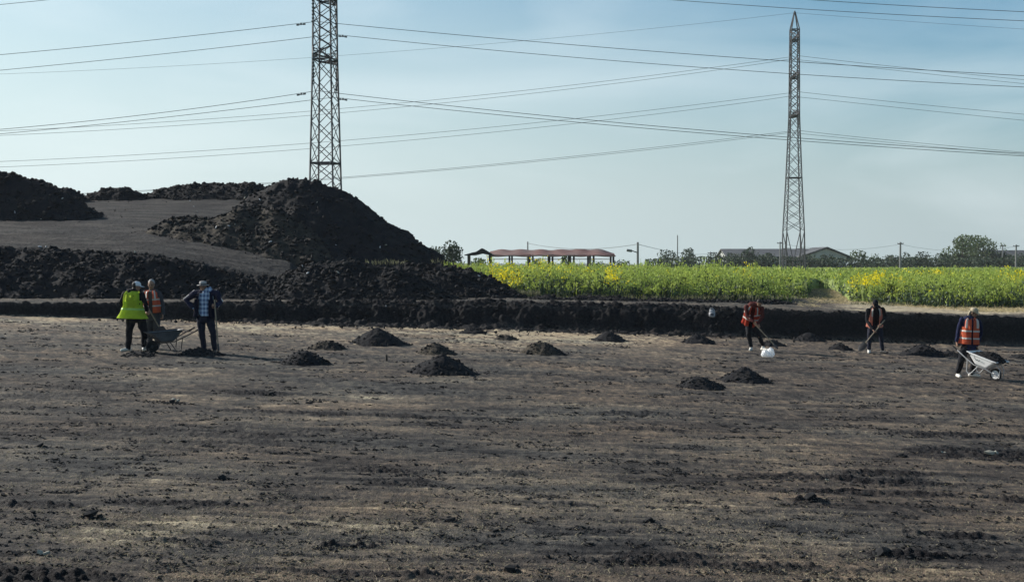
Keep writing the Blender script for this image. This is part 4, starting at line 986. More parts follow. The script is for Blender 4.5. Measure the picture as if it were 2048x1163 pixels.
def plaid():
    m = bpy.data.materials.new('blue_plaid'); m.use_nodes = True; nt = m.node_tree; b = nt.nodes['Principled BSDF']; l = nt.links.new
    tcn = nt.nodes.new('ShaderNodeTexCoord'); sep = nt.nodes.new('ShaderNodeSeparateXYZ'); l(tcn.outputs['Object'], sep.inputs[0])
    outs = []
    for ax, f_ in (('X', 78.0), ('Z', 62.0)):
        mu = nt.nodes.new('ShaderNodeMath'); mu.operation = 'MULTIPLY'; mu.inputs[1].default_value = f_; l(sep.outputs[ax], mu.inputs[0])
        si = nt.nodes.new('ShaderNodeMath'); si.operation = 'SINE'; l(mu.outputs[0], si.inputs[0])
        mr = nt.nodes.new('ShaderNodeMapRange'); mr.inputs['From Min'].default_value = -.2; mr.inputs['From Max'].default_value = .5; l(si.outputs[0], mr.inputs['Value']); outs.append(mr)
    ad = nt.nodes.new('ShaderNodeMath'); l(outs[0].outputs[0], ad.inputs[0]); l(outs[1].outputs[0], ad.inputs[1])
    rp = nt.nodes.new('ShaderNodeValToRGB'); e = rp.color_ramp.elements; e[0].color = (0.06, 0.10, 0.20, 1); e[1].color = (0.42, 0.52, 0.62, 1); e[0].position = 0; e[1].position = 1
    x = e.new(.5); x.color = (0.22, 0.31, 0.45, 1)
    hf = nt.nodes.new('ShaderNodeMath'); hf.operation = 'MULTIPLY'; hf.inputs[1].default_value = .5; l(ad.outputs[0], hf.inputs[0]); l(hf.outputs[0], rp.inputs[0]); l(rp.outputs[0], b.inputs['Base Color']); b.inputs['Roughness'].default_value = .85
    return m
C_plaid = plaid()

def tube(bm, pts, rad, n=14, flat=None):
    """tapered limb through points, rounded at both ends; flat: (axis vector, factor) squashes the section"""
    pts = [Vector(p) for p in pts]
    T = []
    for i in range(len(pts)):
        a = pts[max(i - 1, 0)]; b = pts[min(i + 1, len(pts) - 1)]; T.append((b - a).normalized())
    # end caps
    P_, R_, D_ = [], [], []
    for q in (1, .8, .45): P_.append(pts[0] - T[0] * rad[0] * q); R_.append(rad[0] * math.sqrt(max(1 - q * q, .0004))); D_.append(T[0])
    for p, r, t in zip(pts, rad, T): P_.append(p); R_.append(r); D_.append(t)
    for q in (.45, .8, 1): P_.append(pts[-1] + T[-1] * rad[-1] * q); R_.append(rad[-1] * math.sqrt(max(1 - q * q, .0004))); D_.append(T[-1])
    ref = Vector((0, 1, 0)) if abs(T[0].y) < .8 else Vector((1, 0, 0)); rings = []
    for p, r, t in zip(P_, R_, D_):
        x = (ref - t * ref.dot(t)).normalized(); y = t.cross(x); ref = x; ring = []
        for k in range(n):
            a = 2 * PI * k / n; o = x * math.cos(a) * r + y * math.sin(a) * r
            if flat: ax = Vector(flat[0]).normalized(); o = o - ax * o.dot(ax) * (1 - flat[1])
            ring.append(bm.verts.new(p + o))
        rings.append(ring)
    for a, b in zip(rings[:-1], rings[1:]):
        for k in range(n): bm.faces.new((a[k], a[(k + 1) % n], b[(k + 1) % n], b[k]))
    bm.faces.new(rings[0][::-1]); bm.faces.new(rings[-1])
def ell(bm, c, r, M=None, seg=14):
    m = Matrix.Translation(c) @ (M.to_4x4() if M else Matrix.Identity(4)) @ Matrix.Diagonal((*r, 1))
    bmesh.ops.create_uvsphere(bm, u_segments=seg, v_segments=seg - 4, radius=1, matrix=m)
def loft(bm, pts, side, wid, dep, n=28, cap=True, arc=None):
    """torso-like body: points, side vector, half widths, half depths. arc=(a0,a1) leaves a gap"""
    pts = [Vector(p) for p in pts]; rings = []
    for i, p in enumerate(pts):
        t = (pts[min(i + 1, len(pts) - 1)] - pts[max(i - 1, 0)]).normalized(); s = Vector(side[i] if isinstance(side, list) else side); s = (s - t * s.dot(t)).normalized(); f = t.cross(s)
        aa = [2 * PI * k / n for k in range(n)] if arc is None else [arc[0] + (arc[1] - arc[0]) * k / (n - 1) for k in range(n)]
        ring = []
        for a in aa:
            ca, sa = math.cos(a), math.sin(a); e = .82
            ring.append(bm.verts.new(p + s * wid[i] * math.copysign(abs(ca) ** e, ca) + f * dep[i] * math.copysign(abs(sa) ** e, sa)))
        rings.append(ring)
    m = n if arc is None else n - 1
    for a, b in zip(rings[:-1], rings[1:]):
        for k in range(m): bm.faces.new((a[k], a[(k + 1) % n], b[(k + 1) % n], b[k]))
    if cap and arc is None: bm.faces.new(rings[0][::-1]); bm.faces.new(rings[-1])
    return rings
def fuse(name, bm, voxel, m, parent, smooth=3, fold=0.0, seed=0):
    """weld overlapping pieces into one continuous skin"""
    me = bpy.data.meshes.new(name); bmesh.ops.recalc_face_normals(bm, faces=bm.faces); bm.to_mesh(me); bm.free()
    t = bpy.data.objects.new(name + '_t', me); COL.objects.link(t)
    r = t.modifiers.new('r', 'REMESH'); r.mode = 'VOXEL'; r.voxel_size = voxel; r.use_smooth_shade = True
    if smooth: s = t.modifiers.new('s', 'SMOOTH'); s.iterations = smooth; s.factor = .5
    dg = bpy.context.evaluated_depsgraph_get(); out = bpy.data.meshes.new_from_object(t.evaluated_get(dg)); bpy.data.objects.remove(t); bpy.data.meshes.remove(me)
    out.name = name
    if fold > 0:
        n = len(out.vertices); co = np.empty(n * 3, np.float32); no = np.empty(n * 3, np.float32); out.vertices.foreach_get('co', co); out.vertices.foreach_get('normal', no)
        co = co.reshape(-1, 3); no = no.reshape(-1, 3)
        f = fbm(co[:, 0] * 9 + co[:, 1] * 7, co[:, 2] * 9 - co[:, 1] * 5 + co[:, 0] * 4, 900 + seed, 3)
        co += no * (fold * (f - .1))[:, None]; out.vertices.foreach_set('co', co.ravel()); out.update()
    for p in out.polygons: p.use_smooth = True
    return link(name, out, m, parent)
def hand(bm, wrist, dirv, palm_n, side=1, curl=1.0):
    """palm, four fingers of uneven length, and a thumb from the side of the palm"""
    d = Vector(dirv).normalized(); nrm = Vector(palm_n); nrm = (nrm - d * nrm.dot(d)).normalized(); s = d.cross(nrm) * side; w = Vector(wrist)
    tube(bm, [w, w + d * .045, w + d * .085], [.026, .036, .034], 10, (nrm, .55))
    for k, (o, ln) in enumerate(((-.030, .068), (-.010, .078), (.011, .073), (.030, .058))):
        p = w + d * .088 + s * o; pts = [p]; a = 0.25 * curl
        for seg in (.42, .32, .26):
            v = d * math.cos(a) + nrm * math.sin(a); p = p + v * ln * seg; pts.append(p); a += 0.75 * curl
        tube(bm, pts, [.0095, .009, .0085, .0075], 7)
    p = w + d * .03 - s * .034; pts = [p, p - s * .022 + d * .022 + nrm * .012, p - s * .024 + d * .045 + nrm * .03, p - s * .012 + d * .06 + nrm * .042]
    tube(bm, pts, [.013, .011, .0095, .008], 7)
def head_parts(bm, c, M):
    """skull, jaw, nose, brow, lips and ears; M: head turn, face looks along -Y of M"""
    def q(v): return Vector(c) + M @ Vector(v)
    ell(bm, q((0, .012, .03)), (.074, .093, .088), M); ell(bm, q((0, -.016, -.045)), (.056, .068, .066), M)
    ell(bm, q((0, -.045, -.088)), (.030, .028, .022), M, 10)
    tube(bm, [q((0, -.078, .018)), q((0, -.100, -.022))], [.010, .016], 8); ell(bm, q((0, -.079, .028)), (.050, .014, .010), M, 10)
    ell(bm, q((0, -.082, -.058)), (.024, .010, .007), M, 10); ell(bm, q((0, -.078, -.070)), (.020, .010, .007), M, 10)
    for s in (-1, 1):
        ell(bm, q((s * .076, .008, -.012)), (.010, .019, .031), M, 10); ell(bm, q((s * .044, -.058, -.022)), (.022, .022, .020), M, 10)
def headrot(yaw, pitch=0, roll=0):
    return (Matrix.Rotation(R(yaw), 3, 'Z') @ Matrix.Rotation(R(roll), 3, 'Y') @ Matrix.Rotation(R(pitch), 3, 'X'))
def shoe(bm, ankle, toe_dir, L_=.27):
    a = Vector(ankle); t = Vector(toe_dir); t.z = 0; t.normalize(); z = floorz(0) * 0
    b = Vector((a.x, a.y, 0))
    tube(bm, [b - t * .05 + Vector((0, 0, .045)), b + t * .06 + Vector((0, 0, .045)), b + t * .17 + Vector((0, 0, .034))], [.046, .046, .036], 10)
    tube(bm, [b + Vector((0, 0, .05)), b + Vector((0, 0, .11)) * 1.0 + (a - b) * .0], [.046, .048], 10)

class Person:
    def __init__(s, px, py, label, sc=1.0):
        s.o = PF(px, py); s.D = s.o.y; s.px, s.py = px, py
        s.root = empty('person', (s.o.x, s.o.y, s.o.z)); tag(s.root, label, 'person')
        s.k = s.D / F
    def J(s, px, py, dy=0.0):
        """joint seen at a pixel, dy metres farther than the feet; result local to the person"""
        p = P(px, py, s.D + dy) - s.o
        return p
    def build(s, hip, sh, neck, headc, hrot, legs, arms, hands, wid, trousers, top, skin_legs=False, hipw=.165, topw=1.0, shoes=(C_shoe, C_shoe), toe=((0, -1, 0), (0, -1, 0)), open_shirt=None, top_hem=None, thick=1.0, shirt_label=None):
        """hip: centre; sh: (left, right) shoulder joints; legs: ((hip,knee,ankle) x2); arms: ((shoulder,elbow,wrist) x2)"""
        hip = Vector(hip); L_, R_ = Vector(sh[0]), Vector(sh[1]); mid = (L_ + R_) / 2; neck = Vector(neck); side = (R_ - L_).normalized(); s.side = side; s.mid = mid; s.hip = hip
        chest = hip.lerp(mid, .72)
        up = (mid - hip).normalized(); s.up = up
        hs = (Vector(legs[1][0]) - Vector(legs[0][0])).normalized()
        # body: one continuous figure
        bm = bmesh.new()
        loft(bm, [hip - up * .10, hip, hip.lerp(mid, .35), chest, mid + up * .02, mid.lerp(neck, .7)], [hs, hs, hs.lerp(side, .5), side, side, side], [.13, .155, .135, .165, .135, .05], [.10, .115, .10, .115, .080, .048])
        tube(bm, [mid.lerp(neck, .3), neck, Vector(headc) + hrot @ Vector((0, .01, -.05))], [.062, .055, .052], 12)
        head_parts(bm, headc, hrot)
        for lg in legs:
            a, b, c = [Vector(v) for v in lg]; tube(bm, [a, a.lerp(b, .4), b, b.lerp(c, .3), c], [.085, .078, .055, .056, .038], 14); tube(bm, [c, Vector((c.x, c.y, .04))], [.038, .04], 10)
        for am, hd in zip(arms, hands):
            a, b, c = [Vector(v) for v in am]; tube(bm, [a, a.lerp(b, .4), b, b.lerp(c, .3), c], [.052, .047, .040, .041, .027], 12)
            if hd: hand(bm, c, hd[0], hd[1], hd[2], hd[3] if len(hd) > 3 else 1.2)
        fuse('body', bm, .0065, M_skin, s.root, 2)
        for e in (-1, 1):
            bm = bmesh.new(); ell(bm, Vector(headc) + hrot @ Vector((e * .030, -.080, .006)), (.013, .008, .007), hrot, 8); bmobj('eye', bm, M_eye, s.root, True)
        # trousers
        bm = bmesh.new(); t = thick
        loft(bm, [hip - up * .13, hip - up * .04, hip + up * .08], hs, [hipw * .95, hipw, hipw * .93], [.125, .13, .125])
        for lg in legs:
            a, b, c = [Vector(v) for v in lg]; tube(bm, [a, a.lerp(b, .45), b, b.lerp(c, .45), c + Vector((0, 0, .02))], [.105 * t, .094 * t, .074 * t, .068 * t, .060 * t], 16)
        fuse('trousers', bm, .011, trousers, s.root, 2, .022, 3)
        for i, lg in enumerate(legs):
            bm = bmesh.new(); shoe(bm, lg[2], toe[i]); fuse('shoe', bm, .011, shoes[i], s.root, 2)
        # upper garment
        bm = bmesh.new(); hem = hip - up * (.10 if top_hem is None else top_hem)
        w = topw
        loft(bm, [hem, hip.lerp(mid, .15), hip.lerp(mid, .45), chest, mid, mid + up * .035, mid.lerp(neck, .75)], [hs, hs, side, side, side, side, side], [.175 * w, .172 * w, .168 * w, .188 * w, .190, .160, .085], [.135, .135, .128, .135, .115, .105, .078])
        for am in arms:
            a, b, c = [Vector(v) for v in am]; tube(bm, [a, a.lerp(b, .4), b, b.lerp(c, .5), c.lerp(b, .06)], [.072, .066, .056, .051, .043], 14)
        tube(bm, [mid, neck.lerp(mid, .15)], [.098, .072], 12)
        g = fuse('jacket' if not shirt_label else shirt_label, bm, .011, top, s.root, 2, .022, 5)
        s.chest = chest; return s
    def vest(s, m, band, hem, gap=None, wh=1.0, flare=1.0, bands=(.30, .55), vert=(), seed=2, thick=.018, front=None, drape=0.0, n=44, name='safety_vest', topdrop=.0):
        """sleeveless vest: front = unit vector of the chest; gap = half opening angle in degrees"""
        hip, mid, side, up = s.hip, s.mid, s.side, s.up
        f = Vector(front).normalized() if front else -side.cross(up)
        bot = Vector(hem); pts = []; N = 11
        ts = [i / (N - 1) for i in range(N)]
        wv = np.interp(ts, [0, .22, .50, .66, .85, .96, 1], [.215 * flare, .20 * (1 + .55 * (flare - 1)), .203, .205, .192, .178, .140]) * wh
        dv = np.interp(ts, [0, .35, .62, .85, .96, 1], [.175 * flare, .155, .162, .150, .125, .085])
        top_ = mid + up * .06
        for t in ts: pts.append(bot.lerp(top_, t) - Vector((0, 0, drape * math.sin(PI * t) * .0)))
        a0 = 0.0
        # angle of the chest in the loft frame
        t_ = (top_ - bot).normalized(); sv = (side - t_ * side.dot(t_)).normalized(); ff = t_.cross(sv); cf = 1 if ff.dot(f) > 0 else -1
        def shell(i0, i1, off, arc, nn):
            bm = bmesh.new(); idx = np.linspace(i0, i1, max(2, int(round((i1 - i0) * 3)) + 1))
            pp = [bot.lerp(top_, x / (N - 1)) for x in idx]; ww = [float(np.interp(x, range(N), wv)) + off for x in idx]; dd = [float(np.interp(x, range(N), dv)) + off for x in idx]
            loft(bm, pp, side, ww, dd, nn, False, arc)
            for v in bm.verts:
                z = (v.co - bot).dot(t_); a = math.atan2((v.co - bot).dot(ff), (v.co - bot).dot(sv))
                k = .010 * math.sin(a * 7 + seed) + .008 * math.sin(a * 11 + 2 * seed + z * 6); c0 = bot.lerp(top_, max(0, min(1, z / (top_ - bot).length))); r = (v.co - c0); r -= t_ * r.dot(t_)
                if r.length > 1e-4: v.co += r.normalized() * k * (1.6 - z)
            bmesh.ops.solidify(bm, geom=bm.faces[:], thickness=.006)
            return bm
        if gap is None: arc = (0, 2 * PI)
        else:
            g = R(gap); c_ = PI / 2 * cf; arc = (c_ + g, c_ + 2 * PI - g)
        # body of the vest up to the armpits, then back and two front panels between the armholes
        ia = 6.6
        vo = bmobj(name, shell(0, ia, 0, arc, n), m, s.root, True)
        bp = -PI / 2 * cf
        bm = shell(ia, N - 1, 0, (bp - .95, bp + .95), 16); me2 = bpy.data.meshes.new('t'); bm.to_mesh(me2); bm.free(); bm = bmesh.new(); bm.from_mesh(vo.data); bm.from_mesh(me2)
        g0 = R(gap if gap else 4)
        for e in (-1, 1):
            c_ = PI / 2 * cf; b2 = shell(ia, N - 1, 0, tuple(sorted((c_ + e * g0 * 1.3, c_ + e * .98))), 10); b2.to_mesh(me2); b2.free(); bm.from_mesh(me2)
        bmesh.ops.recalc_face_normals(bm, faces=bm.faces); bm.to_mesh(vo.data); bm.free()
        for p in vo.data.polygons: p.use_smooth = True
        for b in bands:
            i = b * (N - 1); bmobj('reflective_band', shell(i - .30, i + .30, .007, arc, n), band, vo, True)
        for c_ in vert:
            bmobj('reflective_band', shell(.62 * (N - 1), N - 1.2, .007, (PI / 2 * cf + c_ - .13, PI / 2 * cf + c_ + .13), 5), band, vo, True)
        return vo
    def cap(s, c, M, m, visor=True, name='cap', neckflap=False, brim=0.0):
        def q(v): return Vector(c) + M @ Vector(v)
        bm = bmesh.new(); prof = [(.088, .020), (.092, .035), (.090, .065), (.076, .100), (.048, .122), (.012, .131)]
        T = Matrix.Translation(Vector(c)) @ M.to_4x4() @ Matrix.Diagonal((.93, 1.12, 1, 1))
        lathe(bm, prof if not brim else [(.150 * brim, .022), (.148 * brim, .030), (.090, .034), (.090, .085), (.080, .118), (.03, .124)], 18, T)
        if visor:
            v1 = []
            for k in range(9):
                a = -PI / 2 + (k - 4) * .26; v1.append((math.cos(a) * .088, math.sin(a) * .10, math.cos(a) * .083, math.sin(a) * .105 - .085 * math.cos((k - 4) * .30)))
            top = [bm.verts.new(q((x, y, .034))) for x, y, _, _ in v1]; out = [bm.verts.new(q((x2, y2, .014))) for _, _, x2, y2 in v1]
            lo = [bm.verts.new(q((x, y, .026))) for x, y, _, _ in v1]; lo2 = [bm.verts.new(q((x2, y2, .008))) for _, _, x2, y2 in v1]
            for k in range(8):
                bm.faces.new((top[k], top[k + 1], out[k + 1], out[k])); bm.faces.new((lo[k], lo2[k], lo2[k + 1], lo[k + 1])); bm.faces.new((out[k], out[k + 1], lo2[k + 1], lo2[k]))
        if neckflap:
            tube(bm, [q((0, .06, .03)), q((0, .085, -.04)), q((0, .09, -.09))], [.075, .062, .05], 12, (M @ Vector((0, 1, 0)), .5))
        return bmobj(name, bm, m, s.root, True)
    def hair(s, c, M, m=None, low=-.05, name='hair'):
        def q(v): return Vector(c) + M @ Vector(v)
        bm = bmesh.new(); ell(bm, q((0, .022, .04)), (.082, .092, .088), M); ell(bm, q((0, .05, low)), (.070, .052, .055), M)
        return fuse(name, bm, .012, m or M_hair, s.root, 1)

M_ash = mat('worn_wood', (0.30, 0.25, 0.18), 0.7, var=.4)
M_iron = mat('worn_iron', (0.10, 0.10, 0.105), 0.55, metal=.6, var=.4)
def tool(name, a, b, label, kind='shovel', face=(0, -1, 0), rad=.017):
    a, b = Vector(a), Vector(b); root = empty(name, b); tag(root, label, 'tool'); d = (b - a).normalized(); L_ = (b - a).length
    bm = bmesh.new(); tube(bm, [-d * L_, -d * L_ * .5 , -d * .12], [rad, rad, rad * .95], 8); bmobj('handle', bm, M_ash, root, True)
    f = Vector(face); f = (f - d * f.dot(d)).normalized(); s = d.cross(f); bm = bmesh.new()
    if kind == 'shovel':
        rows = [(-.10, .030, .0), (-.06, .10, .012), (.05, .115, .02), (.14, .10, .016), (.20, .05, .006), (.225, .008, 0)]; V_ = []
        for t, w, dp in rows: V_.append([bm.verts.new(d * t + s * (w * x) + f * (dp * (1 - x * x) * 1.0) ) for x in (-1, -.5, 0, .5, 1)])
        for p, q in zip(V_[:-1], V_[1:]):
            for k in range(4): bm.faces.new((p[k], p[k + 1], q[k + 1], q[k]))
        bmesh.ops.solidify(bm, geom=bm.faces[:], thickness=.004)
    else:
        e = -f
        rows = [(.0, .03), (.05, .08), (.17, .10)]; V_ = []
        for t, w in rows: V_.append([bm.verts.new(d * .02 * (1 - t) + e * t + s * (w * x)) for x in (-1, 0, 1)])
        for p, q in zip(V_[:-1], V_[1:]):
            for k in range(2): bm.faces.new((p[k], p[k + 1], q[k + 1], q[k]))
        bmesh.ops.solidify(bm, geom=bm.faces[:], thickness=.006); tube(bm, [-d * .13, d * .02], [.022, .024], 8)
    bmobj('blade', bm, M_iron, root)
    return root

# --- worker in the lime vest, seen from behind
p = Person(271, 702, 'person in a lime yellow vest and white cap, seen from behind beside the grey wheelbarrow'); J = p.J
hr = headrot(118, 6)
hc = J(273, 573, .02)
arms = ((J(250, 587, .0), J(242, 604, -.02), J(250, 622, .22)), (J(284, 588, .02), J(291, 606, .0), J(294, 621, .12)))
p.build(J(272, 634, 0), (J(250, 586), J(284, 587)), J(270, 580), hc, hr,
        ((J(262, 637), J(258, 668, -.02), J(256, 697, 0)), (J(282, 637), J(289, 667, .03), J(288, 692, .06))), arms,
        (((.1, .5, -.4), (.5, 0, 0), 1), ((.35, .5, -.5), (-.6, .3, 0), -1)), None, C_black, C_black, hipw=.19, toe=((-.5, -.6, 0), (-.2, .8, 0)), thick=1.1)
p.vest(C_lime, C_limeband, J(265, 636, 0), None, 1.12, 1.5, (.34,), (), 1, front=(.2, 1, 0))
p.cap(hc, hr, C_white); p.hair(hc, hr, low=-.06)
a = p.o + Vector(arms[1][2]) + Vector((.02, .04, .04)); tool('shovel', a + Vector((-.10, -.05, .22)), P(322, 660, p.D + .42), 'wooden handled shovel held by the person in the lime vest', 'shovel', (.3, -1, .3))
# --- worker in the orange vest behind
p = Person(305, 697, 'person in a bright orange vest and pale headscarf, standing behind the grey wheelbarrow'); J = p.J
hr = headrot(8, 4); hc = J(302.5, 569, -.02)
arms = ((J(290, 586, 0), J(287, 606, .05), J(292, 622, -.16)), (J(318, 587, 0), J(325, 608, .03), J(326, 628, -.10)))
p.build(J(306, 630, 0), (J(290, 584), J(317, 585)), J(303, 580), hc, hr,
        ((J(300, 632), J(300, 664, -.02), J(300, 691, 0)), (J(312, 632), J(314, 664, -.02), J(315, 692, 0))), arms,
        (((.3, -.6, -.3), (.5, 0, -.2), 1), ((.0, -.3, -.8), (-.6, 0, 0), -1)), None, C_grey, C_grey, shoes=(C_dshoe, C_dshoe), toe=((-.3, -1, 0), (.3, -1, 0)))
p.vest(C_orange, C_band, J(306, 625, 0), 9, .98, 1.1, (.30, .58), (-.5, .5), 2, front=(.1, -1, 0))
p.hair(hc + Vector((0, .01, .012)), hr, C_scarf, -.04, 'headscarf')
# --- man with the hat and plaid shirt
p = Person(420, 707, 'man in a dark open jacket, blue plaid shirt and brimmed hat'); J = p.J
hr = headrot(-4, 2); hc = J(406, 572, -.03)
arms = ((J(389, 587, .02), J(372.5, 600, .10), J(387, 616, -.04)), (J(433, 587, .02), J(441, 605, .06), J(431, 613, -.20)))
p.build(J(410, 633, 0), (J(392, 585), J(431, 585)), J(407, 580), hc, hr,
        ((J(402, 637), J(404, 668, -.03), J(408, 697, 0)), (J(420, 637), J(426, 668, -.03), J(429, 698, .02))), arms,
        (((.7, -.1, -.35), (0, .6, -.2), 1, .6), ((-.1, -.5, .2), (-.6, 0, 0), -1, 1.6)), None, C_jeans, C_plaid, hipw=.185, shoes=(C_dshoe, C_dshoe), toe=((-.35, -1, 0), (.35, -1, 0)), top_hem=-.02, shirt_label='plaid_shirt', topw=1.0, thick=1.05)
vo = p.vest(C_navy, C_band, J(410, 634, 0), 23, 1.17, 1.06, (), (), 3, front=(0, -1, 0), name='jacket')
bm = bmesh.new()
for am in arms:
    a, b, c = [Vector(v) for v in am]; tube(bm, [a, a.lerp(b, .4), b, b.lerp(c, .5), c.lerp(b, .08)], [.085, .078, .068, .060, .050], 14)
    tube(bm, [a + Vector((0, 0, .0)), p.mid + p.up * .02 + (a - p.mid) * .4], [.088, .075], 12)
fuse('jacket_sleeves', bm, .011, C_navy, vo, 2, .02, 8)
C_stripe = mat('white_jacket_piping', (0.62, 0.62, 0.60), .6)
for am in arms:
    a, b, c = [Vector(v) for v in am]; o = Vector((0, -.02, .083)); o2 = (Vector(((-1 if a.x < p.mid.x else 1) * .060, -.02, .03)))
    bm = bmesh.new(); tube(bm, [a + o, a.lerp(b, .5) + (o + o2) / 2 * .98, b + o2 * 1.05], [.011, .011, .011], 6); bmobj('sleeve_piping', bm, C_stripe, vo, True)
p.cap(hc, hr, C_scarf, visor=False, name='brimmed_hat', brim=1.0); 
hat = p.root.children[-1]
bm = bmesh.new(); T = Matrix.Translation(hc) @ hr.to_4x4() @ Matrix.Diagonal((.93, 1.12, 1, 1)); lathe(bm, [(.0925, .036), (.0925, .062)], 18, T); lathe(bm, [(.152, .019), (.152, .0215)], 18, T); bmobj('hat_band', bm, C_black, hat, True)
h_ = p.o + Vector(arms[1][2]); tool('hoe', P(429, 600, p.D - .27), P(437, 699, p.D - .22), 'long handled hoe standing upright in the hand of the man in the plaid shirt', 'hoe', (0, 1, 0), .016)
# --- bent worker in the red vest
p = Person(1513, 701, 'person in a red vest bent low over a hoe by the white bag'); J = p.J
hr = headrot(-20, 52); hc = J(1519, 606, -.50)
arms = ((J(1493, 613, -.28), J(1494, 634, -.34), J(1507, 643, -.50)), (J(1524, 616, -.34), J(1525, 633, -.40), J(1514, 648, -.52)))
p.build(J(1501, 638, .18), (J(1495, 611, -.26), J(1520, 613, -.34)), J(1514, 607, -.40), hc, hr,
        ((J(1497, 641, .16), J(1497, 668, -.06), J(1502, 693, 0)), (J(1509, 641, .12), J(1516, 668, -.08), J(1526, 690, .04))), arms,
        (((.6, -.2, -.5), (0, -.4, -.5), 1, 1.4), ((.5, -.2, -.6), (0, .4, -.3), -1, 1.4)), None, C_black, cloth('maroon_cloth', (0.085, 0.022, 0.020)), hipw=.165, toe=((-.4, -1, 0), (.6, -1, 0)))
p.vest(C_red, C_band, J(1501, 645, .10), 9, 1.12, 1.10, (.34, .6), (-.6, .6), 4, front=(.15, -.6, -.8))
p.hair(hc, hr)
tool('hoe', P(1499, 636, p.D - .44), P(1554, 695, p.D - .72), 'hoe with a pale wooden handle in the hands of the red-vested worker', 'hoe', (.4, .2, 1))
# --- bent worker in the pale vest
p = Person(1752, 706, 'person in a dark cap and pale orange vest hanging open, stooping over a shovel'); J = p.J
hr = headrot(6, 42); hc = J(1750, 607, -.34)
arms = ((J(1736, 620, -.12), J(1734, 641, -.10), J(1746, 659, -.34)), (J(1765, 618, -.14), J(1771, 632, -.08), J(1762, 648, -.34)))
p.build(J(1750, 642, .16), (J(1738, 618, -.10), J(1763, 616, -.12)), J(1750, 612, -.22), hc, hr,
        ((J(1744, 645, .14), J(1739, 672, -.02), J(1738, 698, -.02)), (J(1757, 645, .14), J(1762, 672, 0), J(1765, 699, .05))), arms,
        (((.2, -.5, -.5), (.3, -.3, 0), 1, 1.4), ((-.5, -.3, -.4), (0, .5, -.3), -1, 1.4)), None, C_jeans, C_black, hipw=.17, toe=((-.3, -1, 0), (.5, -.8, 0)), shoes=(C_shoe, C_dshoe))
p.vest(C_orange2, C_band, J(1749, 651, .08), 24, 1.0, 1.15, (), (-.55, .55), 5, front=(0, -.85, -.5))
p.cap(hc, hr, C_black)
tool('shovel', P(1769, 640, p.D - .34), P(1727, 690, p.D - .46), 'shovel with a grey shaft held by the stooping person in the pale vest', 'shovel', (-.5, -.8, .6), .018)
# --- barrow pusher on the right
p = Person(1930, 754, 'person in an orange vest, blue jacket and beige cap pushing the loaded wheelbarrow'); J = p.J
hr = headrot(55, 16); hc = J(1947, 625, -.04)
arms = ((J(1924, 640, 0), J(1917, 662, .08), J(1913, 683, .02)), (J(1957, 643, -.04), J(1962, 664, .06), J(1953, 693, .05)))
p.build(J(1938, 694, 0), (J(1927, 639, -.02), J(1955, 641, -.02)), J(1944, 633, -.02), hc, hr,
        ((J(1929, 699, -.04), J(1922, 722, -.10), J(1916, 745, 0)), (J(1944, 699, .04), J(1948, 724, -.06), J(1944, 748, .12))), arms,
        (((.1, -.2, -.8), (.6, 0, 0), 1, 1.2), ((.2, -.3, -.6), (-.6, 0, 0), -1, 1.5)), None, C_black, C_blue, hipw=.18, toe=((-.1, -1, 0), (.8, -.6, 0)), thick=1.05)
p.vest(C_orange, C_band, J(1938, 687, 0), 3, 1.0, 1.06, (.22, .50), (-.62, .62), 6, front=(.25, -1, 0))
p.cap(hc, hr, C_beige, neckflap=True); p.hair(hc + Vector((0, 0, -.01)), hr)

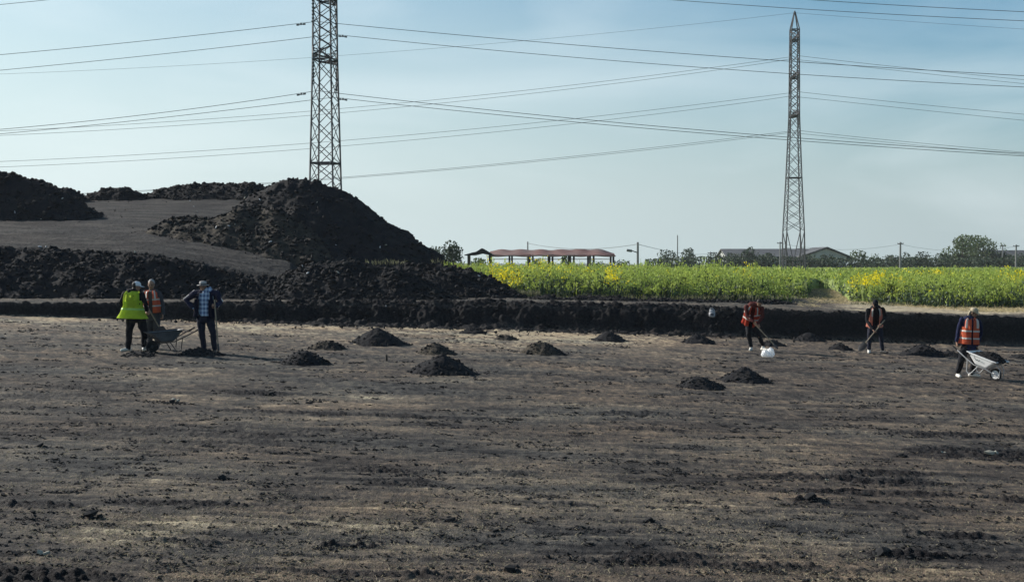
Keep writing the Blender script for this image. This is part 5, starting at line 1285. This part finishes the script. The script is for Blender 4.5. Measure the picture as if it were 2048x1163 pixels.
# --- wheelbarrows
M_tray = mat('white_enamelled_tray', (0.72, 0.73, 0.73), 0.5, var=.12, vscale=5)
M_tray2 = mat('worn_grey_tray', (0.13, 0.138, 0.15), 0.6, metal=.1, var=.4, vscale=5)
M_tyre = mat('black_rubber', (0.015, 0.015, 0.016), 0.8)
M_rim = mat('white_wheel_rim', (0.62, 0.62, 0.62), 0.5)
M_frame = mat('dark_frame', (0.04, 0.04, 0.042), 0.5, metal=.4)
M_frame2 = mat('pale_frame', (0.42, 0.42, 0.42), 0.5, metal=.3)
M_mark = mat('grey_lettering', (0.35, 0.37, 0.37), 0.6)
SCL = 0.80
def wheelbarrow(wpx, wpy, head, lift, label, traym, framem, mark=False):
    """wheel touches the floor at the pixel; head: heading in degrees; lift: how far the handles are raised"""
    w = PF(wpx, wpy); root = empty('wheelbarrow', w, R(head)); tag(root, label, 'wheelbarrow'); root.scale = (SCL, SCL, SCL)
    wr = .185; A = Matrix.Translation((0, 0, wr)) @ Matrix.Rotation(R(lift), 4, 'Y')      # turn about the axle
    def q(x, y, z): return A @ Vector((x, y, z - wr))
    # tray: wheel axle is at x = 0, the rear is -x
    TX = [(-.86, .66), (.12, .60)]; BX = [(-.62, .30), (-.20, .27)]
    def tray_ring(off=0, k=1.0):
        return [q(-.86 + off, -.33 * k + off, .67), q(.14 - off, -.33 * k + off, .60), q(.14 - off, .33 * k - off, .60), q(-.86 + off, .33 * k - off, .67)], [q(-.62 + off, -.19 + off, .33), q(-.22 - off, -.19 + off, .30), q(-.22 - off, .19 - off, .30), q(-.62 + off, .19 - off, .33)]
    bm = bmesh.new(); t1, b1 = tray_ring(); n = 6
    a = [bm.verts.new(v) for v in t1]; b = [bm.verts.new(v) for v in b1]
    for k in range(4): bm.faces.new((a[k], a[(k + 1) % 4], b[(k + 1) % 4], b[k]))
    bm.faces.new(b)
    bmesh.ops.bevel(bm, geom=[e for e in bm.edges if not e.is_boundary], offset=.06, segments=4, affect='EDGES', profile=.5)
    bmesh.ops.solidify(bm, geom=bm.faces[:], thickness=-.005)
    tray = bmobj('tray', bm, traym, root, False)
    bm = bmesh.new(); c = t1 + [t1[0]]
    for u, v in zip(c[:-1], c[1:]): tube(bm, [u, v], [.013, .013], 8)
    bmobj('rim', bm, traym if mark else framem, tray, True)
    for s in (-1, 1):
        bm = bmesh.new(); tube(bm, [q(.02, s * .09, wr), q(-.25, s * .16, .285), q(-.62, s * .24, .325), q(-.95, s * .27, .48), q(-1.32, s * .28, .66)], [.016] * 5, 8); bmobj('frame_rail', bm, framem, root, True)
        bm = bmesh.new(); tube(bm, [q(-1.24, s * .28, .62), q(-1.40, s * .28, .695)], [.022, .022], 8); bmobj('grip', bm, M_tyre, root, True)
        bm = bmesh.new(); tube(bm, [q(-.48, s * .21, .31), q(-.66, s * .25, .03), q(-.72, s * .25, .02), q(-.80, s * .25, .08), q(-.84, s * .26, .42)], [.014] * 5, 8); bmobj('leg', bm, framem, root, True)
        bm = bmesh.new(); tube(bm, [q(.02, s * .09, wr), q(.20, s * .10, .12), q(.17, s * .10, .38), q(.02, s * .13, .50)], [.012] * 4, 8); bmobj('front_stay', bm, framem, root, True)
    bm = bmesh.new(); tube(bm, [q(-.68, -.25, .05), q(-.68, .25, .05)], [.012, .012], 8); bmobj('cross_brace', bm, framem, root, True)
    wh = empty('wheel', (0, 0, wr)); wh.parent = root; T = Matrix.Rotation(PI / 2, 4, 'X')
    bm = bmesh.new(); lathe(bm, [(.125, -.030), (.165, -.040), (.183, -.022), (wr, 0), (.183, .022), (.165, .040), (.125, .030), (.120, 0)], 28, T); bmobj('tyre', bm, M_tyre, wh, True)
    bm = bmesh.new(); lathe(bm, [(.02, -.045), (.04, -.045), (.05, -.012), (.118, -.026), (.127, -.026), (.127, .026), (.118, .026), (.05, .012), (.04, .045), (.02, .045)], 24, T); bmobj('wheel_rim', bm, M_rim if mark else M_iron, wh, True)
    if mark:      # worn maker's mark on the side, unreadable in the photo
        bm = bmesh.new(); s = -1
        def f(u, v):
            top = t1[0].lerp(t1[1], u); bt = b1[0].lerp(b1[1], u); p_ = top.lerp(bt, v); n_ = (t1[1] - t1[0]).cross(b1[0] - t1[0]).normalized()
            return p_ + n_ * (.004 if n_.y < 0 else -.004)
        for st in ([(.22, .30), (.27, .50), (.33, .38), (.38, .52), (.44, .34)], [(.47, .46), (.56, .42), (.66, .48)], [(.50, .52), (.66, .55)], [(.16, .14), (.90, .14)]):
            for u, v in zip(st[:-1], st[1:]): beam(bm, f(*u), f(*v), .012)
        bmobj('maker_mark', bm, M_mark, tray)
    return root, A, w, q
r1, A1_, w1, q1 = wheelbarrow(304, 705, 214, 0, 'empty grey wheelbarrow standing between the orange-vested worker and the plaid-shirted man', M_tray2, M_frame)
r2, A2_, w2, q2 = wheelbarrow(1991, 761, -55, 12, 'white wheelbarrow heaped with dark soil, pushed at the far right', M_tray, M_frame2, True)
# soil heaped in the white barrow
nx_, ny_ = 60, 44; uu, vv = np.meshgrid(np.linspace(0, 1, nx_), np.linspace(0, 1, ny_)); V_ = []
for u, v in zip(uu.ravel(), vv.ravel()):
    x = -.80 + .97 * u; y = -.30 + .60 * v; e = (math.sin(PI * min(1, u * 1.0 + .0)) ** .6) * (math.sin(PI * v) ** .6); z = .60 - .03 * u + .20 * e * (.75 + .5 * u) + .03 * float(fbm(np.array([u * 6]), np.array([v * 5]), 33, 3)[0]); V_.append(tuple(q2(x, y, z)))
V_ = np.array(V_); c_ = V_[np.random.default_rng(3).integers(0, len(V_), 160)]; cv, cf = chunk_mesh(c_, np.random.default_rng(4).uniform(.008, .035, 160), 9)
o = link('soil_load', npmesh('soil_load', np.vstack([V_, cv]), [gridfaces(ny_, nx_), cf + len(V_)]), M_soil, loc=w2); o.rotation_euler = (0, 0, R(-55)); o.scale = (SCL, SCL, SCL); tag(o, 'dark soil heaped in the white wheelbarrow', 'soil')

# --- white bag and white container
def crumple(c, r, seed, sub=4, sq=.7):
    bm = bmesh.new(); bmesh.ops.create_icosphere(bm, subdivisions=sub, radius=1)
    co = np.array([v.co[:] for v in bm.verts]); n = fbm(co[:, 0] * 2.2 + co[:, 2] * 1.3, co[:, 1] * 2.2 - co[:, 2], seed, 3); n2 = np.abs(fbm(co[:, 0] * 4 + co[:, 1] * 2, co[:, 2] * 4 + co[:, 1], seed + 4, 3))
    k = 1 + .45 * n - .35 * n2
    for v, kk in zip(bm.verts, k): v.co = Vector(c) + Vector((v.co.x * r[0], v.co.y * r[1], v.co.z * r[2])) * float(kk)
    return bm
def join_bm(*bms):
    out = bmesh.new()
    for b in bms:
        me_ = bpy.data.meshes.new('t'); b.to_mesh(me_); b.free(); out.from_mesh(me_); bpy.data.meshes.remove(me_)
    return out
M_bag = mat('thin_white_bag', (0.86, 0.87, 0.88), 0.45, spec=.4, transl=.35)
p = PF(1536, 714)
o = fuse('plastic_bag', join_bm(crumple((-.08, 0, .10), (.11, .11, .11), 3), crumple((.08, .02, .13), (.11, .10, .14), 7), crumple((.0, .0, .07), (.17, .12, .07), 9), crumple((.07, .01, .23), (.035, .03, .05), 11)), .009, M_bag, None, 0); o.location = p
tag(o, 'crumpled bright white bag lying on the floor at the feet of the red-vested worker', 'bag')
bpy.context.view_layer.update(); DG = bpy.context.evaluated_depsgraph_get()
def cast(px, py):
    q = P(px, py, 10); d = (q - cam.location).normalized(); hit, loc, nrm, i, ob, m_ = S.ray_cast(DG, cam.location, d)
    return (loc, nrm) if hit else (None, None)
loc, nrm = cast(1423, 631)
if loc is None: loc = P(1423, 631, 43)
root = empty('plastic_canister', loc + Vector((0, -.10, -.05)), R(-12)); root.scale = (.85, .85, .85); tag(root, 'white plastic canister with a handle, lodged in the pit wall behind the red-vested worker', 'canister')
bm = bmesh.new(); box(bm, -.13, .13, -.08, .08, 0, .24); bmesh.ops.bevel(bm, geom=bm.edges[:], offset=.03, segments=3, affect='EDGES'); prism(bm, [(-.12, .22), (.12, .22), (.03, .33), (-.10, .31)], -.05, .05); bmobj('canister_body', bm, M_white, root, True)
bm = bmesh.new(); tube(bm, [(-.09, 0, .29), (-.08, 0, .37), (.02, 0, .385), (.11, 0, .30), (.12, 0, .22)], [.014] * 5, 8); bmobj('handle', bm, M_white, root, True)
bm = bmesh.new(); lathe(bm, [(.03, .30), (.032, .34), (.028, .35)], 12, Matrix.Translation((.03, 0, 0))); bmobj('lid', bm, M_dark, root, True)
bm = bmesh.new(); box(bm, -.07, .08, -.086, -.082, .08, .18); bmobj('worn_label', bm, mat('dark_sticker', (.06, .07, .09), .6), root)
for k, (px, py, D) in enumerate(SCR):
    loc, nrm = cast(px, py)
    if loc is None: continue
    D = loc.y; r = (0.035 + 0.04 * ((k * 37) % 10) / 10)
    bm = crumple((0, 0, 0), (r * 1.3, r * .8, r * .55), 30 + k, 2); M_ = Matrix.Rotation(k * 1.3, 4, 'Y'); bm.transform(M_)
    for f in bm.faces: f.smooth = False
    o = bmobj('plastic_scrap', bm, M_white if k % 3 else M_stone, loc=loc + Vector((0, -r * .3, r * .3)))
    tag(o, 'small crumpled pale scrap half buried in a slope of dark soil', 'scrap', 'pale scraps scattered over the heaps')

# ------------------------------------------------------------------ thin haze of the distance
bm = bmesh.new(); box(bm, -1050, 1050, -1050, 1050, -3.5, 60)
M_haze = bpy.data.materials.new('haze'); M_haze.use_nodes = True; nt = M_haze.node_tree
for n_ in list(nt.nodes): nt.nodes.remove(n_)
ho = nt.nodes.new('ShaderNodeOutputMaterial'); pv_ = nt.nodes.new('ShaderNodeVolumePrincipled'); pv_.inputs['Color'].default_value = (.93, .96, 1, 1); pv_.inputs['Density'].default_value = 0.00014; pv_.inputs['Anisotropy'].default_value = 0.0
nt.links.new(pv_.outputs[0], ho.inputs['Volume'])
o = bmobj('haze', bm, M_haze); tag(o, kind='stuff')
